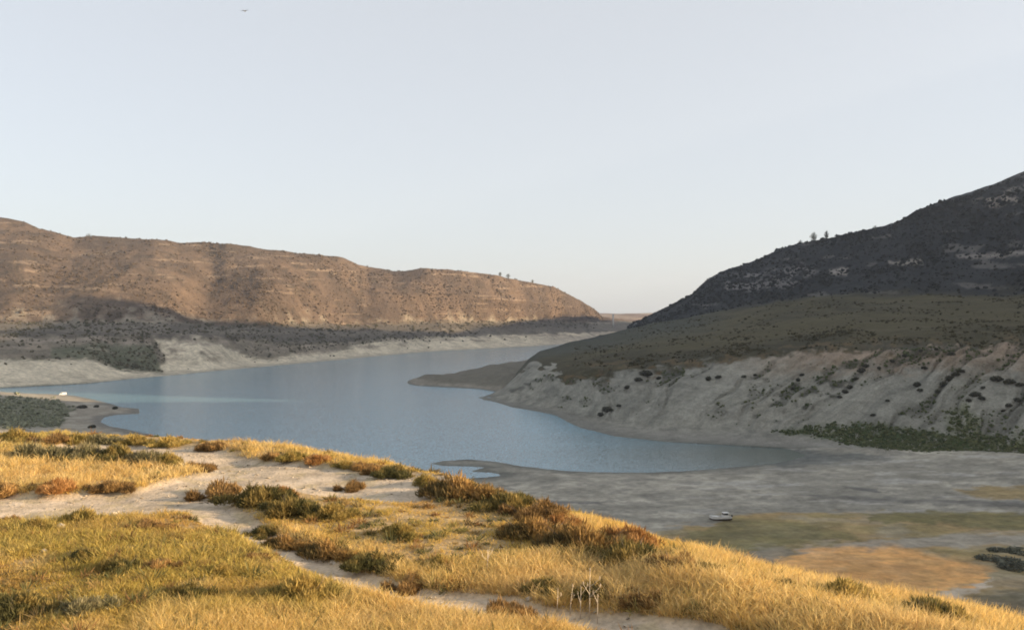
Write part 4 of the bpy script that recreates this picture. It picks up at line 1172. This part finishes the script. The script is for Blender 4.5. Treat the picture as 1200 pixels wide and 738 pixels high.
# ------------------------------------------------------------------ white van by the far spit
p = hit(74, 463)
van = empty('van', (p.x, p.y, p.z), R(205), 'white van parked on the pale shore at the water beyond the spit', 'van')
M_VAN = mat_plain('white_van_paint', (.80, .80, .78), .3, 0, .04, 2.)
def van_body():
    prof = [(-2.4, .35), (-2.4, 1.0), (-2.35, 2.0), (-2.2, 2.15), (.9, 2.15), (1.15, 2.08), (1.75, 1.3), (2.4, 1.05), (2.48, .6), (2.42, .35)]
    n = len(prof); V = [(x, -.92, z) for x, z in prof] + [(x, .92, z) for x, z in prof]
    Q = [(i, (i + 1) % n, n + (i + 1) % n, n + i) for i in range(n)]
    T = [(0, i + 1, i) for i in range(1, n - 1)] + [(n, n + i, n + i + 1) for i in range(1, n - 1)]
    return V, [tuple(reversed(q)) for q in Q], T
solid('body', [van_body()], M_VAN, van, .05)
solid('windscreen', [([(1.2, -.8, 2.04), (1.72, -.84, 1.36), (1.72, .84, 1.36), (1.2, .8, 2.04)], [], []), ([(1.215, -.8, 2.05), (1.735, -.84, 1.37), (1.735, .84, 1.37), (1.215, .8, 2.05)], [(0, 1, 2, 3)], [])], M_GLASS, van)
for s in (-1, 1):
    solid('side_window', [box(.5, 1.3, s * .925 - .01, s * .925 + .01, 1.35, 1.95, (.5, 1.12, s * .925 - .01, s * .925 + .01))], M_GLASS, van)
    solid('headlight', [box(2.40, 2.47, s * .72 - .14, s * .72 + .14, .72, .92)], M_GLASS, van)
    for xx in (-1.55, 1.55):
        w = solid('wheel', [tube([(xx, s * .96 - .02 * s, .34), (xx, s * .74, .34)], [.34, .34], 18)], M_RUBBER, van)
        solid('rim', [tube([(xx, s * .975, .34), (xx, s * .93, .34)], [.2, .2], 14)], M_STEEL, w)
solid('bumper', [box(2.44, 2.56, -.9, .9, .32, .55)], M_RUBBER, van, .03)
solid('bumper', [box(-2.5, -2.4, -.9, .9, .32, .55)], M_RUBBER, van, .03)

# ------------------------------------------------------------------ slender tower at the dam
p = hit(718.5, 382.5)
M_CONC = mat_plain('pale_concrete', (.62, .60, .56), .85, 0, .1, .3)
k = p.y / F
tw = empty('tower', (p.x, p.y, p.z - 1), 0, 'slender pale concrete tower at the far end of the lake', 'tower')
solid('shaft', [tube([(0, 0, 0), (0, 0, 12 * k)], [1.05 * k, .85 * k], 14)], M_CONC, tw, smooth_shade=True)
solid('platform', [tube([(0, 0, 12 * k), (0, 0, 12.6 * k)], [1.5 * k, 1.5 * k], 14)], M_CONC, tw)
solid('cabin', [box(-1.0 * k, 1.0 * k, -1.0 * k, 1.0 * k, 12.6 * k, 14.4 * k)], M_CONC, tw, .1)
solid('roof', [box(-1.2 * k, 1.2 * k, -1.2 * k, 1.2 * k, 14.4 * k, 14.8 * k)], M_STEEL, tw)

# ------------------------------------------------------------------ bird high over the left hills
D = 120.
bp = Vector(((286.5 - HX) / F * D, D, CZ + (HY - 13) / F * D))
bird = empty('bird', bp, R(70), 'lone grey bird gliding high in the pale sky', 'bird')
M_FEATHER = mat_plain('grey_feathers', (.16, .155, .15), .8, 0, .2, 10.)
body = tube([(-.26, 0, 0), (-.2, 0, 0), (-.05, 0, 0), (.10, 0, .01), (.17, 0, .03), (.22, 0, .03), (.27, 0, .02)], [.03, .035, .065, .06, .04, .035, .008], 8)
solid('body', [body, ([(-.2, -.02, .0), (-.2, .02, .0), (-.42, .08, .0), (-.42, -.08, .0), (-.2, -.02, .015), (-.2, .02, .015), (-.42, .08, .01), (-.42, -.08, .01)], [(0, 3, 2, 1), (4, 5, 6, 7), (0, 1, 5, 4), (2, 3, 7, 6)], [])], M_FEATHER, bird, smooth_shade=True)
for s in (-1, 1):
    w = [(.10, .04, .03, .02), (.13, .25, .10, .018), (.05, .50, .09, .012), (-.08, .62, .07, .004)]
    V = []; Q = []
    for x, yy, zz, th in w:
        c = .20 * (1 - .6 * yy / .62)
        V += [(x, s * yy, zz), (x - c * .5, s * yy, zz + th), (x - c, s * yy, zz), (x - c * .5, s * yy, zz - th * .4)]
    for i in range(3):
        for j in range(4): Q.append((i * 4 + j, i * 4 + (j + 1) % 4, i * 4 + 4 + (j + 1) % 4, i * 4 + 4 + j))
    Q.append((0, 1, 2, 3)); Q.append((12, 13, 14, 15))
    solid('wing', [(V, Q, [])], M_FEATHER, bird, smooth_shade=True)


# ================================================================== LIGHT, SKY, AIR, CAMERA
SUN_EL, SUN_AZ = 14.0, 99.0          # degrees; azimuth clockwise from the view direction
world = bpy.data.worlds.new("World"); scene.world = world; world.use_nodes = True
wn = world.node_tree; wn.nodes.clear()
sky = wn.nodes.new('ShaderNodeTexSky'); sky.sky_type = 'NISHITA'; sky.sun_disc = False
sky.sun_elevation = R(SUN_EL); sky.sun_rotation = R(SUN_AZ)
sky.altitude = 200; sky.air_density = .85; sky.dust_density = 1.2; sky.ozone_density = .9
# a thin milky veil of high haze over the clear sky
hs = wn.nodes.new('ShaderNodeHueSaturation'); hs.inputs['Saturation'].default_value = .75
veil = wn.nodes.new('ShaderNodeMixRGB'); veil.inputs[0].default_value = .74; veil.inputs[2].default_value = (2.22, 2.24, 2.26, 1)
wn.links.new(sky.outputs[0], hs.inputs['Color']); wn.links.new(hs.outputs[0], veil.inputs[1])
bg = wn.nodes.new('ShaderNodeBackground'); bg.inputs[1].default_value = .15
wo = wn.nodes.new('ShaderNodeOutputWorld')
wn.links.new(veil.outputs[0], bg.inputs[0]); wn.links.new(bg.outputs[0], wo.inputs[0])

sl = bpy.data.lights.new('sun', 'SUN'); sl.energy = 5.0; sl.angle = R(.6); sl.color = (1.0, .75, .47)
so = bpy.data.objects.new('sun', sl); col.objects.link(so)
to_sun = Vector((math.sin(R(SUN_AZ)) * math.cos(R(SUN_EL)), math.cos(R(SUN_AZ)) * math.cos(R(SUN_EL)), math.sin(R(SUN_EL))))
so.rotation_euler = (-to_sun).to_track_quat('-Z', 'Y').to_euler(); so.location = (60, 0, 120)

HAZE = 0.00008
if HAZE:
    hx0, hx1, hy0, hy1, hz0, hz1 = -7200, 7200, -3200, 9200, -10, 420
    V = [(a, b, c) for c in (hz0, hz1) for b in (hy0, hy1) for a in (hx0, hx1)]
    Q = [(0, 2, 3, 1), (4, 5, 7, 6), (0, 1, 5, 4), (2, 6, 7, 3), (0, 4, 6, 2), (1, 3, 7, 5)]
    hm = bpy.data.materials.new('evening_haze'); hm.use_nodes = True; ht_ = hm.node_tree; ht_.nodes.clear()
    o_ = ht_.nodes.new('ShaderNodeOutputMaterial'); v_ = ht_.nodes.new('ShaderNodeVolumePrincipled')
    v_.inputs['Color'].default_value = (.78, .86, 1.0, 1); v_.inputs['Density'].default_value = HAZE; v_.inputs['Anisotropy'].default_value = .3
    ht_.links.new(v_.outputs[0], o_.inputs['Volume'])
    link('haze', mesh_from('haze', V, Q, mat=hm, smooth_shade=False), kind='stuff')

cam = bpy.data.cameras.new('camera'); cam.sensor_width = 36; cam.lens = 36 * F / 1200; cam.clip_start = .1; cam.clip_end = 30000
co = bpy.data.objects.new('camera', cam); col.objects.link(co)
co.location = (0, 0, CZ); co.rotation_euler = (R(90) + math.atan(3 / F), 0, 0)
scene.camera = co
scene.view_settings.view_transform = 'Standard'; scene.view_settings.look = 'None'
scene.view_settings.gamma = 1; scene.view_settings.exposure = 1.12
scene.cycles.use_denoising = True; scene.cycles.filter_width = 1.8
scene.cycles.max_bounces = 6; scene.cycles.volume_bounces = 0; scene.cycles.sample_clamp_indirect = 6
